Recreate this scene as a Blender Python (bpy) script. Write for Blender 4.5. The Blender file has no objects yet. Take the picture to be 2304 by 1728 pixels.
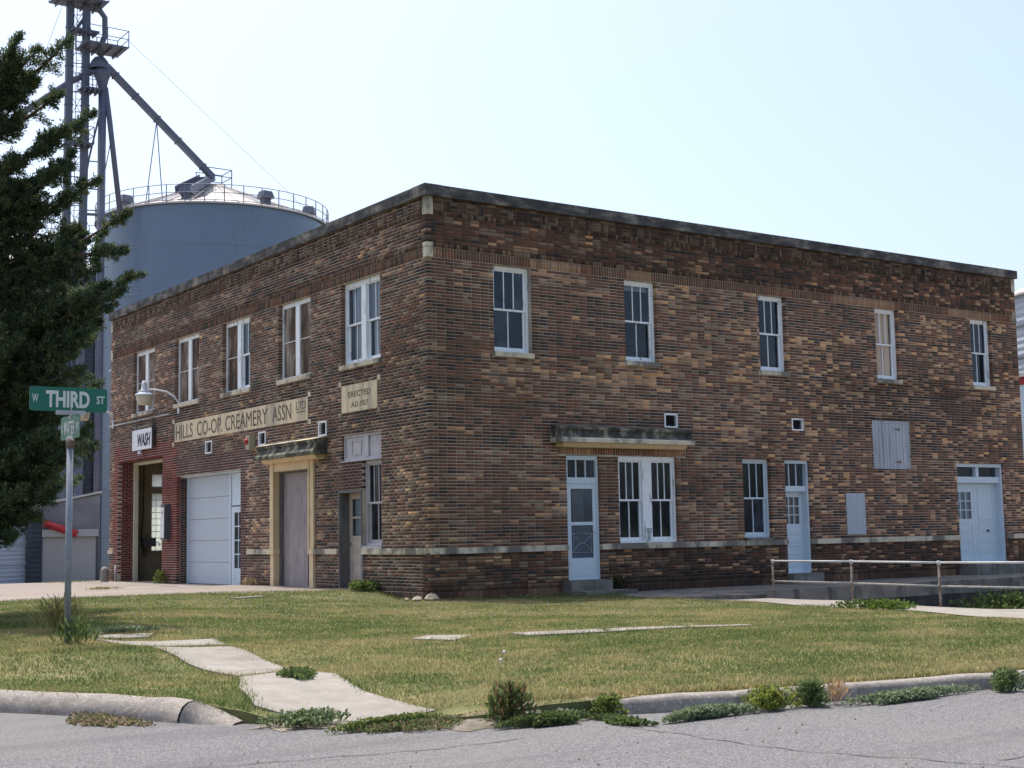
import bpy, math, random
import numpy as np
from mathutils import Vector, Matrix
from mathutils.geometry import delaunay_2d_cdt

random.seed(7)
RNG = np.random.default_rng(11)
SC = bpy.context.scene
COL = SC.collection

# ------------------------------------------------------------------ camera, sky, sun, exposure
CAM = np.array([-14.31832642, -23.33645007, 1.23073248])
yaw, pitch, roll = (math.radians(a) for a in (34.95927692, 6.13172072, 1.08323375))
fwd = Vector((math.sin(yaw) * math.cos(pitch), math.cos(yaw) * math.cos(pitch), math.sin(pitch)))
rt0 = Vector((math.cos(yaw), -math.sin(yaw), 0))
up0 = rt0.cross(fwd)
rt = math.cos(roll) * rt0 - math.sin(roll) * up0
upv = math.sin(roll) * rt0 + math.cos(roll) * up0
cam_d = bpy.data.cameras.new('camera')
cam_d.sensor_width = 36.0
cam_d.lens = 3155.38649 / 2304 * 36.0
cam_d.clip_end = 3000
cam = bpy.data.objects.new('camera', cam_d)
M4 = Matrix((rt, upv, -fwd)).transposed().to_4x4()
M4.translation = Vector(CAM)
cam.matrix_world = M4
COL.objects.link(cam)
SC.camera = cam

SUN_EL, SUN_AZ = math.radians(68.0), math.radians(1.5)
world = bpy.data.worlds.new('World')
SC.world = world
world.use_nodes = True
wn = world.node_tree
sky = wn.nodes.new('ShaderNodeTexSky')
sky.sky_type = 'NISHITA'
sky.sun_disc = False
sky.sun_elevation = SUN_EL
sky.sun_rotation = SUN_AZ
sky.air_density = 1.0
sky.dust_density = 4.0
sky.ozone_density = 1.0
wn.links.new(sky.outputs[0], wn.nodes['Background'].inputs[0])
wn.nodes['Background'].inputs[1].default_value = 0.15
sd = bpy.data.lights.new('sun', 'SUN')
sd.energy = 2.8
sd.angle = math.radians(0.53)
sd.color = (1.0, 0.955, 0.89)
sun = bpy.data.objects.new('sun', sd)
sdir = Vector((math.sin(SUN_AZ) * math.cos(SUN_EL), math.cos(SUN_AZ) * math.cos(SUN_EL), math.sin(SUN_EL)))
sun.rotation_euler = sdir.to_track_quat('Z', 'Y').to_euler()
COL.objects.link(sun)
SC.view_settings.view_transform = 'Standard'
SC.view_settings.look = 'None'
SC.view_settings.gamma = 1.0
SC.view_settings.exposure = 0.74
SC.view_settings.use_curve_mapping = False


# ------------------------------------------------------------------ materials
def _nodes(name):
    m = bpy.data.materials.new(name)
    m.use_nodes = True
    nt = m.node_tree
    return m, nt, nt.nodes['Principled BSDF']


def N(nt, typ, **kw):
    n = nt.nodes.new(typ)
    for k, v in kw.items():
        if k in n.inputs.keys() if isinstance(k, str) else False:
            n.inputs[k].default_value = v
        else:
            setattr(n, k, v)
    return n


def noise_fac(nt, scale, detail=4, rough=.6, stretch=None, offset=0.0):
    geo = nt.nodes.new('ShaderNodeNewGeometry')
    mp = nt.nodes.new('ShaderNodeMapping')
    mp.inputs['Scale'].default_value = stretch or (1, 1, 1)
    mp.inputs['Location'].default_value = (offset, offset * .7, offset * 1.3)
    nt.links.new(geo.outputs['Position'], mp.inputs['Vector'])
    nz = nt.nodes.new('ShaderNodeTexNoise')
    nz.inputs['Scale'].default_value = scale
    nz.inputs['Detail'].default_value = detail
    nz.inputs['Roughness'].default_value = rough
    nt.links.new(mp.outputs['Vector'], nz.inputs['Vector'])
    return nz.outputs['Fac']


def ramp(nt, fac, stops):
    r = nt.nodes.new('ShaderNodeValToRGB')
    el = r.color_ramp.elements
    while len(el) < len(stops):
        el.new(.5)
    for e, (p, c) in zip(el, stops):
        e.position = p
        e.color = (*c, 1) if len(c) == 3 else c
    nt.links.new(fac, r.inputs['Fac'])
    return r.outputs['Color']


def mix(nt, fac, a, b, mode='MIX'):
    n = nt.nodes.new('ShaderNodeMix')
    n.data_type = 'RGBA'
    n.blend_type = mode
    for sock, val in ((n.inputs[0], fac), (n.inputs[6], a), (n.inputs[7], b)):
        if hasattr(val, 'is_linked') or isinstance(val, bpy.types.NodeSocket):
            nt.links.new(val, sock)
        elif isinstance(val, (int, float)):
            sock.default_value = val
        else:
            sock.default_value = (*val, 1)
    return n.outputs[2]


def bump(nt, bsdf, fac, strength=.3, dist=.01):
    b = nt.nodes.new('ShaderNodeBump')
    b.inputs['Strength'].default_value = strength
    b.inputs['Distance'].default_value = dist
    nt.links.new(fac, b.inputs['Height'])
    nt.links.new(b.outputs['Normal'], bsdf.inputs['Normal'])


def mat(name, stops, scale=8, rough=.8, detail=5, stretch=None, second=None, bmp=.2, bdist=.005, metallic=0, spec=.3, offset=0.0):
    """noise ramp of colours; second = (scale, stretch, lo, hi, colour, amount) worn or stained patches"""
    m, nt, b = _nodes(name)
    f = noise_fac(nt, scale, detail, .65, stretch, offset)
    c = ramp(nt, f, stops)
    if second:
        for s2 in (second if isinstance(second, list) else [second]):
            sc2, st2, lo, hi, col2, amt = s2
            f2 = noise_fac(nt, sc2, 5, .65, st2, offset + 3.7)
            mk = ramp(nt, f2, [(lo, (0, 0, 0)), (hi, (amt, amt, amt))])
            c = mix(nt, mk, c, col2)
    nt.links.new(c, b.inputs['Base Color'])
    b.inputs['Roughness'].default_value = rough
    b.inputs['Metallic'].default_value = metallic
    b.inputs['Specular IOR Level'].default_value = spec
    if bmp:
        bump(nt, b, f, bmp, bdist)
    return m


def flat(name, c, rough=.6, amt=.12, scale=12, metallic=0, spec=.4):
    lo = tuple(x * (1 - amt) for x in c)
    hi = tuple(min(1, x * (1 + amt)) for x in c)
    return mat(name, [(.3, lo), (.7, hi)], scale, rough, bmp=.05, metallic=metallic, spec=spec)


def attr_mat(name, rough=.85, scale=60, amt=.25, bmp=.3, bdist=.004, trans=0.0, spec=.25, attr='tone'):
    m, nt, b = _nodes(name)
    a = nt.nodes.new('ShaderNodeAttribute')
    a.attribute_name = attr
    f = noise_fac(nt, scale, 4, .7)
    k = ramp(nt, f, [(.25, (1 - amt,) * 3), (.75, (1 + amt,) * 3)])
    c = mix(nt, 1.0, a.outputs['Color'], k, 'MULTIPLY')
    nt.links.new(c, b.inputs['Base Color'])
    b.inputs['Roughness'].default_value = rough
    b.inputs['Specular IOR Level'].default_value = spec
    if bmp:
        bump(nt, b, f, bmp, bdist)
    if trans:
        t = nt.nodes.new('ShaderNodeBsdfTranslucent')
        nt.links.new(c, t.inputs['Color'])
        mx = nt.nodes.new('ShaderNodeMixShader')
        mx.inputs[0].default_value = trans
        nt.links.new(b.outputs[0], mx.inputs[1])
        nt.links.new(t.outputs[0], mx.inputs[2])
        nt.links.new(mx.outputs[0], nt.nodes['Material Output'].inputs['Surface'])
    return m


M = {}
M['brick'] = attr_mat('brick_faces', .9, 45, .3, .25, .003)
M['mortar'] = mat('mortar', [(.28, (.20, .17, .14)), (.45, (.42, .36, .30)), (.68, (.72, .64, .54))], .9, .95, 8,
                  second=[(.5, (.6, .6, 1.6), .52, .68, (.11, .09, .072), .75), (30, None, .3, .7, (.30, .26, .22), .35)], bmp=.2)
M['mortar_dark'] = mat('sooty_mortar', [(.3, (.05, .045, .04)), (.55, (.12, .105, .09)), (.75, (.27, .235, .20))], 1.6, .95, 8, second=(30, None, .3, .7, (.12, .10, .09), .4))
M['wall_dirty'] = mat('damp_dark_wall', [(.3, (.025, .024, .022)), (.55, (.065, .06, .055)), (.8, (.14, .13, .115))], 1.8, .95, 8, stretch=(1, 1, .7), bmp=.6, bdist=.02)
M['dirt'] = mat('gutter_dirt', [(.3, (.10, .085, .065)), (.5, (.19, .16, .13)), (.75, (.29, .255, .215))], 14, 1.0, 6, second=(3, None, .5, .65, (.10, .11, .055), .7), bmp=.6, bdist=.01)
M['stone'] = mat('limestone', [(.3, (.52, .45, .33)), (.7, (.70, .62, .48))], 3, .85, second=[(1.3, (1, 1, .5), .48, .58, (.11, .105, .098), .85), (11, (1, 1, .4), .58, .70, (.16, .15, .13), .7)])
M['plaque'] = mat('plaque_stone', [(.3, (.62, .50, .33)), (.7, (.74, .62, .43))], 5, .85,
                  second=[(1.6, (1, 1, .10), .50, .62, (.24, .22, .19), .75)])
M['stone_yellow'] = mat('painted_stone', [(.3, (.62, .47, .27)), (.7, (.72, .57, .36))], 4, .75, second=(6, (1, 1, .4), .58, .72, (.24, .19, .12), .6))
M['stone_dark'] = mat('lichened_stone', [(.32, (.030, .031, .028)), (.50, (.085, .083, .070)), (.64, (.34, .31, .24))], 3.2, .95, 8, stretch=(1, 1, .6), bmp=.5, bdist=.01)
M['coping'] = mat('weathered_coping', [(.30, (.030, .030, .033)), (.5, (.085, .082, .080)), (.70, (.28, .26, .225))], 2.0, .95, 8, stretch=(1, 1, 2.5), bmp=.4, bdist=.01,
                  second=(1.2, (1, 1, .3), .60, .72, (.42, .37, .30), .6))
M['concrete'] = mat('pavement_concrete', [(.3, (.225, .207, .18)), (.7, (.315, .29, .255))], 4, .95, 9,
                    second=[(40, None, .58, .70, (.13, .12, .105), .6), (1.7, None, .50, .64, (.20, .178, .148), .75), (6, None, .62, .70, (.14, .13, .10), .5)], bmp=.5)
M['concrete_old'] = mat('old_concrete', [(.3, (.13, .12, .105)), (.7, (.27, .25, .22))], 2, .95, 8, second=(3, (1, 1, .4), .5, .65, (.06, .055, .05), .8), bmp=.4, bdist=.01)
M['kerb'] = mat('kerb_concrete', [(.3, (.19, .168, .148)), (.7, (.31, .278, .248))], 7, .95, 9, second=[(42, None, .54, .66, (.47, .44, .40), .7), (55, None, .62, .70, (.09, .08, .07), .6), (3.5, None, .56, .68, (.13, .115, .10), .6)], bmp=.9, bdist=.012)
M['asphalt'] = mat('chip_seal_asphalt', [(.32, (.040, .039, .040)), (.48, (.120, .117, .119)), (.68, (.28, .272, .270))], 95, .92, 3,
                   second=[(.35, (1, 1, 1), .46, .7, (.175, .168, .158), .6), (.8, (.3, 2.6, 1), .52, .70, (.085, .082, .086), .6), (9, None, .66, .74, (.07, .067, .067), .5)], bmp=.6, bdist=.006)
M['gravel'] = mat('gravelled_drive', [(.25, (.15, .125, .108)), (.5, (.255, .218, .19)), (.75, (.34, .298, .262))], 16, .95, 6,
                  second=[(.55, (1, 2.6, 1), .50, .66, (.16, .13, .112), .7), (1.1, (1, 1.8, 1), .60, .68, (.12, .13, .06), .7), (.9, (.4, 3, 1), .58, .66, (.40, .36, .32), .5)], bmp=.4)
M['soil'] = mat('lawn_soil', [(.3, (0.081, 0.094, 0.037)), (.5, (0.138, 0.144, 0.056)), (.72, (0.275, 0.225, 0.119))], 1.3, 1.0, 8, second=(14, None, .5, .7, (0.075, 0.069, 0.037), .6), bmp=.5, bdist=.02)
M['field'] = mat('far_field', [(.3, (.06, .08, .03)), (.7, (.14, .13, .06))], .3, 1.0)
M['white'] = mat('peeling_white_paint', [(.3, (.80, .83, .86)), (.7, (.87, .89, .91))], 6, .55, second=[(9, (1, 1, .22), .58, .66, (.26, .24, .22), .75), (26, (1, 1, .3), .62, .70, (.34, .33, .32), .6)], bmp=.25)
M['white_clean'] = flat('white_door_paint', (.58, .67, .74), .5, .05)
M['cream_trim'] = flat('cream_trim', (.66, .62, .47), .6, .08)
M['grey_panel'] = mat('grey_painted_board', [(.3, (.38, .42, .47)), (.7, (.46, .50, .55))], 5, .7)
M['grey_plank'] = mat('weathered_grey_planks', [(.3, (.29, .31, .34)), (.55, (.42, .45, .49)), (.75, (.55, .58, .62))], 10, .85, 6, stretch=(1, 1, .08), bmp=.4)
M['purple_grey'] = mat('faded_mauve_boards', [(.3, (.43, .40, .42)), (.7, (.54, .51, .53))], 6, .8, second=(6, (1, 1, .3), .6, .7, (.22, .2, .19), .5))
M['plywood'] = mat('weathered_plywood', [(.3, (.26, .225, .225)), (.7, (.40, .35, .35))], 7, .9, 6, stretch=(1, 1, .35), second=(35, None, .55, .7, (.30, .27, .27), .5))
M['rotten_board'] = mat('stained_window_boards', [(.36, (.045, .03, .022)), (.50, (.13, .09, .065)), (.60, (.26, .22, .19)), (.72, (.44, .41, .40))], 3.0, .9, 7, stretch=(1, 1, .28), bmp=.3)
M['tan_board'] = mat('tan_boards', [(.3, (.50, .38, .28)), (.7, (.64, .53, .43))], 5, .85, stretch=(1, 1, .2))
M['old_door'] = mat('old_brown_door', [(.3, (.42, .35, .30)), (.7, (.55, .47, .41))], 9, .8, stretch=(1, 1, .3))
M['dark_frame'] = mat('dark_worn_frame', [(.3, (.10, .095, .095)), (.7, (.20, .19, .185))], 9, .85, stretch=(1, 1, .25))
M['screen'] = flat('insect_screen', (.085, .10, .13), .7, .1)
M['scroll'] = flat('screen_ironwork', (.30, .32, .36), .5)
M['black'] = flat('black_void', (.012, .012, .014), .8)
M['curtain'] = mat('lace_curtain', [(.3, (.52, .53, .53)), (.7, (.74, .74, .72))], 14, .9, stretch=(1, 1, .1))
M['plaster'] = mat('stained_bay_plaster', [(.3, (.20, .165, .105)), (.7, (.34, .29, .20))], 1.4, .9, 6, second=(2, (1, 1, .4), .55, .7, (.12, .1, .07), .7))
M['interior'] = flat('dim_interior', (.05, .05, .052), .95)
M['galv'] = mat('galvanised_metal', [(.3, (.36, .37, .38)), (.7, (.50, .51, .52))], 5, .5, metallic=.0, spec=.5, bmp=.05)
M['old_rail'] = mat('dull_pipe', [(.3, (.20, .19, .185)), (.7, (.32, .31, .30))], 7, .7)
M['post_grey'] = mat('sign_post_steel', [(.3, (.19, .205, .235)), (.7, (.27, .29, .32))], 14, .5, metallic=.2, bmp=.05)
M['rusty'] = mat('rusty_pipe', [(.3, (.11, .075, .055)), (.55, (.22, .19, .165)), (.75, (.34, .32, .3))], 9, .8, second=(22, None, .55, .7, (.12, .05, .03), .6))
M['bin_grey'] = mat('bin_painted_steel', [(.3, (0.115, 0.163, 0.240)), (.7, (0.149, 0.210, 0.305))], .35, .32, 6, stretch=(1, 1, .25), second=(.9, (0.850, 1.050, 0.234), .6, .75, (0.102, 0.142, 0.208), .6), bmp=0, spec=.7)
M['bin_dark'] = mat('dark_corrugated_steel', [(.3, (.06, .07, .09)), (.7, (.10, .115, .14))], .6, .55, bmp=0)
M['bin_pale'] = mat('pale_corrugated_steel', [(.3, (.30, .34, .40)), (.7, (.40, .44, .50))], .6, .5, bmp=0)
M['bin_roof'] = mat('pale_bin_roof', [(.3, (.50, .46, .43)), (.7, (.60, .56, .53))], .5, .6, bmp=0)
M['leg_steel'] = mat('leg_painted_steel', [(.3, (.105, .115, .165)), (.7, (.15, .165, .22))], .8, .5, bmp=0)
M['shed_steel'] = mat('shed_cladding', [(.3, (.20, .20, .215)), (.7, (.27, .27, .285))], .9, .6, bmp=0)
M['shed_door'] = flat('shed_roll_door', (.40, .385, .37), .7)
M['red'] = flat('red_paint', (.42, .03, .035), .5)
M['sign_green'] = flat('sign_green', (.0, .125, .082), .35, .04, spec=.5)
M['sign_letter'] = flat('reflective_letters', (.62, .63, .63), .4, .03)
M['board_white'] = flat('white_signboard', (.72, .75, .76), .5, .04)
M['ink'] = flat('black_lettering', (.012, .012, .018), .6)
M['ink_stone'] = mat('engraved_dark', [(.3, (.07, .062, .05)), (.7, (.20, .17, .125))], 9, .9)
M['globe'] = flat('lamp_globe', (.55, .50, .38), .3)
M['alarm_box'] = flat('alarm_housing', (.40, .36, .25), .6)
M['dark_metal'] = flat('dark_box_metal', (.075, .075, .085), .5)
M['bark'] = mat('cedar_bark', [(.3, (.06, .042, .032)), (.7, (.14, .105, .085))], 12, .95, stretch=(1, 1, .12), bmp=.6, bdist=.02)
M['leaf'] = attr_mat('juniper_foliage', .75, 30, .3, 0, trans=.38)
M['grass'] = attr_mat('grass_blades', .7, 2.0, .12, 0, trans=.62)
M['weed'] = attr_mat('weed_leaves', .65, 25, .25, 0, trans=.45)
M['rock'] = mat('pale_rubble', [(.3, (.30, .25, .17)), (.7, (.55, .48, .36))], 9, .95, bmp=.5, bdist=.02)
M['pebble'] = flat('dark_pebbles', (.06, .055, .055), .9, .4, 30)
M['lavender_white'] = flat('garage_panel_white', (.47, .52, .58), .5, .03)
M['lamp_metal'] = flat('lamp_housing', (.55, .56, .6), .4)
M['rear_brick'] = mat('rear_brick', [(.3, (.08, .05, .04)), (.7, (.2, .12, .08))], 20, .95)


def glass_mat():
    m, nt, b = _nodes('window_glass')
    tr = nt.nodes.new('ShaderNodeBsdfTransparent')
    tr.inputs[0].default_value = (.80, .86, .92, 1)
    gl = nt.nodes.new('ShaderNodeBsdfGlossy')
    gl.inputs['Roughness'].default_value = .04
    gl.inputs['Color'].default_value = (.60, .68, .82, 1)
    df = nt.nodes.new('ShaderNodeBsdfDiffuse')
    df.inputs[0].default_value = (.16, .20, .27, 1)
    fr = nt.nodes.new('ShaderNodeFresnel')
    fr.inputs['IOR'].default_value = 1.6
    f = noise_fac(nt, 3.0, 4, .6)
    oi = nt.nodes.new('ShaderNodeObjectInfo')
    dm0 = ramp(nt, f, [(.35, (.015,) * 3), (.75, (.20,) * 3)])
    dm1 = ramp(nt, oi.outputs['Random'], [(0, (.25,) * 3), (.7, (1,) * 3), (1, (2.2,) * 3)])
    dm = mix(nt, 1.0, dm0, dm1, 'MULTIPLY')
    m1 = nt.nodes.new('ShaderNodeMixShader')
    nt.links.new(dm, m1.inputs[0])
    nt.links.new(tr.outputs[0], m1.inputs[1])
    nt.links.new(df.outputs[0], m1.inputs[2])
    m2 = nt.nodes.new('ShaderNodeMixShader')
    nt.links.new(fr.outputs[0], m2.inputs[0])
    nt.links.new(m1.outputs[0], m2.inputs[1])
    nt.links.new(gl.outputs[0], m2.inputs[2])
    nt.links.new(m2.outputs[0], nt.nodes['Material Output'].inputs['Surface'])
    bump(nt, gl, f, .02, .02) if False else None
    return m


M['glass'] = glass_mat()


def glassblock_mat():
    m, nt, b = _nodes('glass_block')
    t = nt.nodes.new('ShaderNodeBsdfTranslucent')
    t.inputs[0].default_value = (.88, .9, .82, 1)
    tr = nt.nodes.new('ShaderNodeBsdfTransparent')
    tr.inputs[0].default_value = (.9, .95, .95, 1)
    mx = nt.nodes.new('ShaderNodeMixShader')
    mx.inputs[0].default_value = .45
    nt.links.new(t.outputs[0], mx.inputs[1])
    nt.links.new(tr.outputs[0], mx.inputs[2])
    nt.links.new(mx.outputs[0], nt.nodes['Material Output'].inputs['Surface'])
    return m


M['glass_block'] = glassblock_mat()


# ------------------------------------------------------------------ mesh helpers
def XR(u, d, z): return (u, d, z)          # long right-hand front: u along +x, d into the wall
def XL(u, d, z): return (d, u, z)          # left-hand front: u along +y
def XE(u, d, z): return (u, 18.46 - d, z)  # end wall far left
def XW(u, d, z): return (u, d, z)


class MB:
    def __init__(self, xf=None, flip=False):
        self.v, self.f, self.mi = [], [], []
        self.xf = xf
        self.flip = flip or xf in (XL, XE)

    def add(self, vs, fs, mi=0):
        o = len(self.v)
        self.v += [self.xf(*p) if self.xf else tuple(p) for p in vs]
        for f in fs:
            f = [i + o for i in f]
            self.f.append(f[::-1] if self.flip else f)
            self.mi.append(mi)
        return self

    def box(self, a0, a1, b0, b1, c0, c1, mi=0):
        vs = [(a0, b0, c0), (a1, b0, c0), (a1, b1, c0), (a0, b1, c0), (a0, b0, c1), (a1, b0, c1), (a1, b1, c1), (a0, b1, c1)]
        return self.add(vs, [(0, 3, 2, 1), (4, 5, 6, 7), (0, 1, 5, 4), (1, 2, 6, 5), (2, 3, 7, 6), (3, 0, 4, 7)], mi)

    def frame(self, u0, u1, d0, d1, z0, z1, w, wb=None, wt=None, mi=0):
        wb = w if wb is None else wb
        wt = w if wt is None else wt
        self.box(u0, u0 + w, d0, d1, z0, z1, mi)
        self.box(u1 - w, u1, d0, d1, z0, z1, mi)
        self.box(u0 + w, u1 - w, d0 + .002, d1 - .002, z0, z0 + wb, mi)
        self.box(u0 + w, u1 - w, d0 + .002, d1 - .002, z1 - wt, z1, mi)
        return self

    def extrude(self, prof, u0, u1, mi=0):
        """closed (d,z) profile swept along u"""
        n = len(prof)
        vs = [(u0, d, z) for d, z in prof] + [(u1, d, z) for d, z in prof]
        fs = [(i, (i + 1) % n, n + (i + 1) % n, n + i) for i in range(n)]
        fs += [tuple(range(n))[::-1], tuple(range(n, 2 * n))]
        return self.add(vs, fs, mi)

    def tube(self, path, r, n=8, mi=0, cap=True):
        path = [Vector(p) for p in path]
        rs = r if isinstance(r, (list, tuple)) else [r] * len(path)
        vs, fs = [], []
        for i, p in enumerate(path):
            t = (path[min(i + 1, len(path) - 1)] - path[max(i - 1, 0)]).normalized()
            a = Vector((0, 0, 1)) if abs(t.z) < .9 else Vector((1, 0, 0))
            e1 = t.cross(a).normalized()
            e2 = t.cross(e1)
            for k in range(n):
                an = 2 * math.pi * k / n
                vs.append(p + (math.cos(an) * e1 + math.sin(an) * e2) * float(rs[i]))
        for i in range(len(path) - 1):
            for k in range(n):
                a, b = i * n + k, i * n + (k + 1) % n
                fs.append((a, b, b + n, a + n))
        if cap:
            fs.append(tuple(range(n))[::-1])
            fs.append(tuple(range((len(path) - 1) * n, len(path) * n)))
        return self.add([tuple(v) for v in vs], fs, mi)

    def bar(self, p, q, w, h=None, mi=0):
        """rectangular bar from p to q"""
        h = h or w
        p, q = Vector(p), Vector(q)
        t = (q - p).normalized()
        a = Vector((0, 0, 1)) if abs(t.z) < .9 else Vector((1, 0, 0))
        e1 = t.cross(a).normalized() * w / 2
        e2 = t.cross(e1).normalized() * h / 2
        vs = [p - e1 - e2, p + e1 - e2, p + e1 + e2, p - e1 + e2, q - e1 - e2, q + e1 - e2, q + e1 + e2, q - e1 + e2]
        return self.add([tuple(v) for v in vs], [(0, 3, 2, 1), (4, 5, 6, 7), (0, 1, 5, 4), (1, 2, 6, 5), (2, 3, 7, 6), (3, 0, 4, 7)], mi)

    def lathe(self, c, prof, n=24, mi=0):
        vs, fs = [], []
        for r, z in prof:
            for k in range(n):
                a = 2 * math.pi * k / n
                vs.append((c[0] + r * math.cos(a), c[1] + r * math.sin(a), c[2] + z))
        for i in range(len(prof) - 1):
            for k in range(n):
                a, b = i * n + k, i * n + (k + 1) % n
                fs.append((a, b, b + n, a + n))
        return self.add(vs, fs, mi)

    def build(self, name, m, parent=None, smooth=False, loc=None):
        me = bpy.data.meshes.new(name)
        me.from_pydata(self.v, [], self.f)
        ms = m if isinstance(m, (list, tuple)) else [m]
        for x in ms:
            me.materials.append(M[x])
        if len(ms) > 1:
            me.polygons.foreach_set('material_index', self.mi)
        if smooth:
            me.polygons.foreach_set('use_smooth', [True] * len(me.polygons))
        me.update()
        return link(name, me, parent, loc)


def link(name, me, parent=None, loc=None):
    o = bpy.data.objects.new(name, me)
    COL.objects.link(o)
    if parent is not None:
        o.parent = parent
    if loc is not None:
        o.location = loc
    return o


def tag(o, label=None, cat=None, group=None, kind=None):
    if label: o['label'] = label
    if cat: o['category'] = cat
    if group: o['group'] = group
    if kind: o['kind'] = kind
    return o


def empty(name, loc=(0, 0, 0), label=None, cat=None, group=None, kind=None):
    o = link(name, None, None, loc)
    return tag(o, label, cat, group, kind)


def copy_tree(o, parent=None):
    c = o.copy()
    COL.objects.link(c)
    c.parent = parent
    for ch in list(o.children):
        copy_tree(ch, c)
    return c


def raw_mesh(name, verts, faces_n, m, parent=None, cols=None, nper=3, smooth=False):
    """fast mesh: verts (N,3), every nper verts one polygon unless faces given"""
    me = bpy.data.meshes.new(name)
    nv = len(verts)
    me.vertices.add(nv)
    me.vertices.foreach_set('co', np.ascontiguousarray(verts, dtype=np.float32).ravel())
    faces = np.arange(nv).reshape(-1, nper) if faces_n is None else np.asarray(faces_n)
    nf, k = faces.shape
    me.loops.add(nf * k)
    me.loops.foreach_set('vertex_index', faces.ravel().astype(np.int32))
    me.polygons.add(nf)
    me.polygons.foreach_set('loop_start', (np.arange(nf) * k).astype(np.int32))
    me.materials.append(M[m])
    if cols is not None:
        at = me.attributes.new('tone', 'FLOAT_COLOR', 'POINT')
        c4 = np.ones((nv, 4), np.float32)
        c4[:, :3] = cols
        at.data.foreach_set('color', c4.ravel())
    me.update(calc_edges=True)
    me.validate()
    return link(name, me, parent)


def text_mesh(name, txt, m, parent, org, uvec, vvec, width, height, thick=.004, bold=0.0, shear=0.0):
    """flat lettering: org = lower-left corner, uvec/vvec unit axes, fitted to width x height"""
    cu = bpy.data.curves.new(name, 'FONT')
    cu.body = txt
    cu.extrude = .01
    cu.offset = bold
    cu.shear = shear
    cu.resolution_u = 3
    tmp = bpy.data.objects.new(name + '_tmp', cu)
    COL.objects.link(tmp)
    dg = bpy.context.evaluated_depsgraph_get()
    me = bpy.data.meshes.new_from_object(tmp.evaluated_get(dg))
    bpy.data.objects.remove(tmp)
    bpy.data.curves.remove(cu)
    co = np.zeros(len(me.vertices) * 3)
    me.vertices.foreach_get('co', co)
    co = co.reshape(-1, 3)
    lo, hi = co.min(0), co.max(0)
    u = (co[:, 0] - lo[0]) / (hi[0] - lo[0]) * width
    v = (co[:, 1] - lo[1]) / (hi[1] - lo[1]) * height
    w = (co[:, 2] - lo[2]) / (hi[2] - lo[2]) * thick
    U, V = np.array(uvec, float), np.array(vvec, float)
    W = np.cross(U, V)
    P = np.array(org) + u[:, None] * U + v[:, None] * V + w[:, None] * W
    me.vertices.foreach_set('co', P.ravel())
    me.name = name
    me.materials.clear()
    me.materials.append(M[m])
    me.update()
    return link(name, me, parent)


# ------------------------------------------------------------------ lie of the land
CP = np.array([(-13, -4, .06), (-12.5, -8, .06), (-11.6, -10.5, .06), (-11.1, -11.4, .05), (-10.3, -13, .04), (-9.6, -14, .0), (-8.35, -14.8, .03), (-6.3, -15.45, .03), (-3.9, -15.9, .03), (0, -16.3, .03), (4, -16.6, .03),
               (-10.0, -9.5, .23), (-9.9, -8.4, .22), (-10.6, -9.2, .22), (-8.8, -9, .15), (-9.2, -12, .06), (-9, -6, .22), (-8, -3, .22), (-10, -1, .2), (-8, 3, .15), (-5, 4, .15), (-3, -1, .12), (-2, 3, .15), (0, 0, 0), (-1, -1, .02), (3.3, -.5, 0), (6, -1, -.05), (1.5, -3, .02), (-3, -5, .12), (-5, -9, .13), (-5, -12, .1), (0, -8, .05), (0, -12, .05), (3, -6, -.05), (2.5, -10, -.02), (5.5, -3.3, -.1), (5, -8, -.1), (0, 3, .155), (0, 6.8, .15), (0, 12.4, .09), (0, 18.3, .08), (-6, 10, .12), (-6, 18, .08), (-14, 5, .08), (-14, 15, .06)])


def H(x, y):
    x = np.asarray(x, float)
    y = np.asarray(y, float)
    d2 = (x[..., None] - CP[:, 0]) ** 2 + (y[..., None] - CP[:, 1]) ** 2
    w = 1 / (d2 + .06) ** 2
    return (w * CP[:, 2]).sum(-1) / w.sum(-1)


H0 = H


def H(x, y):
    x = np.asarray(x, float)
    y = np.asarray(y, float)
    ax_, ay_, tx, ty = -9.98, -13.65, .8218, -.5697
    al = (x - ax_) * tx + (y - ay_) * ty
    dist = (x - ax_) * (-ty) + (y - ay_) * tx
    k = np.clip(1 - np.abs(dist) / 1.3, 0, 1) ** 1.3 * np.clip(1 - np.maximum(np.abs(al - .99) - .55, 0) / .5, 0, 1)
    return H0(x, y) - .115 * k


def in_poly(px, py, poly):
    inside = np.zeros(px.shape, bool)
    n = len(poly)
    for i in range(n):
        x1, y1 = poly[i]
        x2, y2 = poly[(i + 1) % n]
        c = ((y1 > py) != (y2 > py)) & (px < (x2 - x1) * (py - y1) / (y2 - y1 + 1e-12) + x1)
        inside ^= c
    return inside


def densify(poly, step):
    out = []
    for i in range(len(poly)):
        a, b = Vector(poly[i]), Vector(poly[(i + 1) % len(poly)])
        n = max(1, int((b - a).length / step))
        out += [tuple(a.lerp(b, k / n)) for k in range(n)]
    return out


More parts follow.
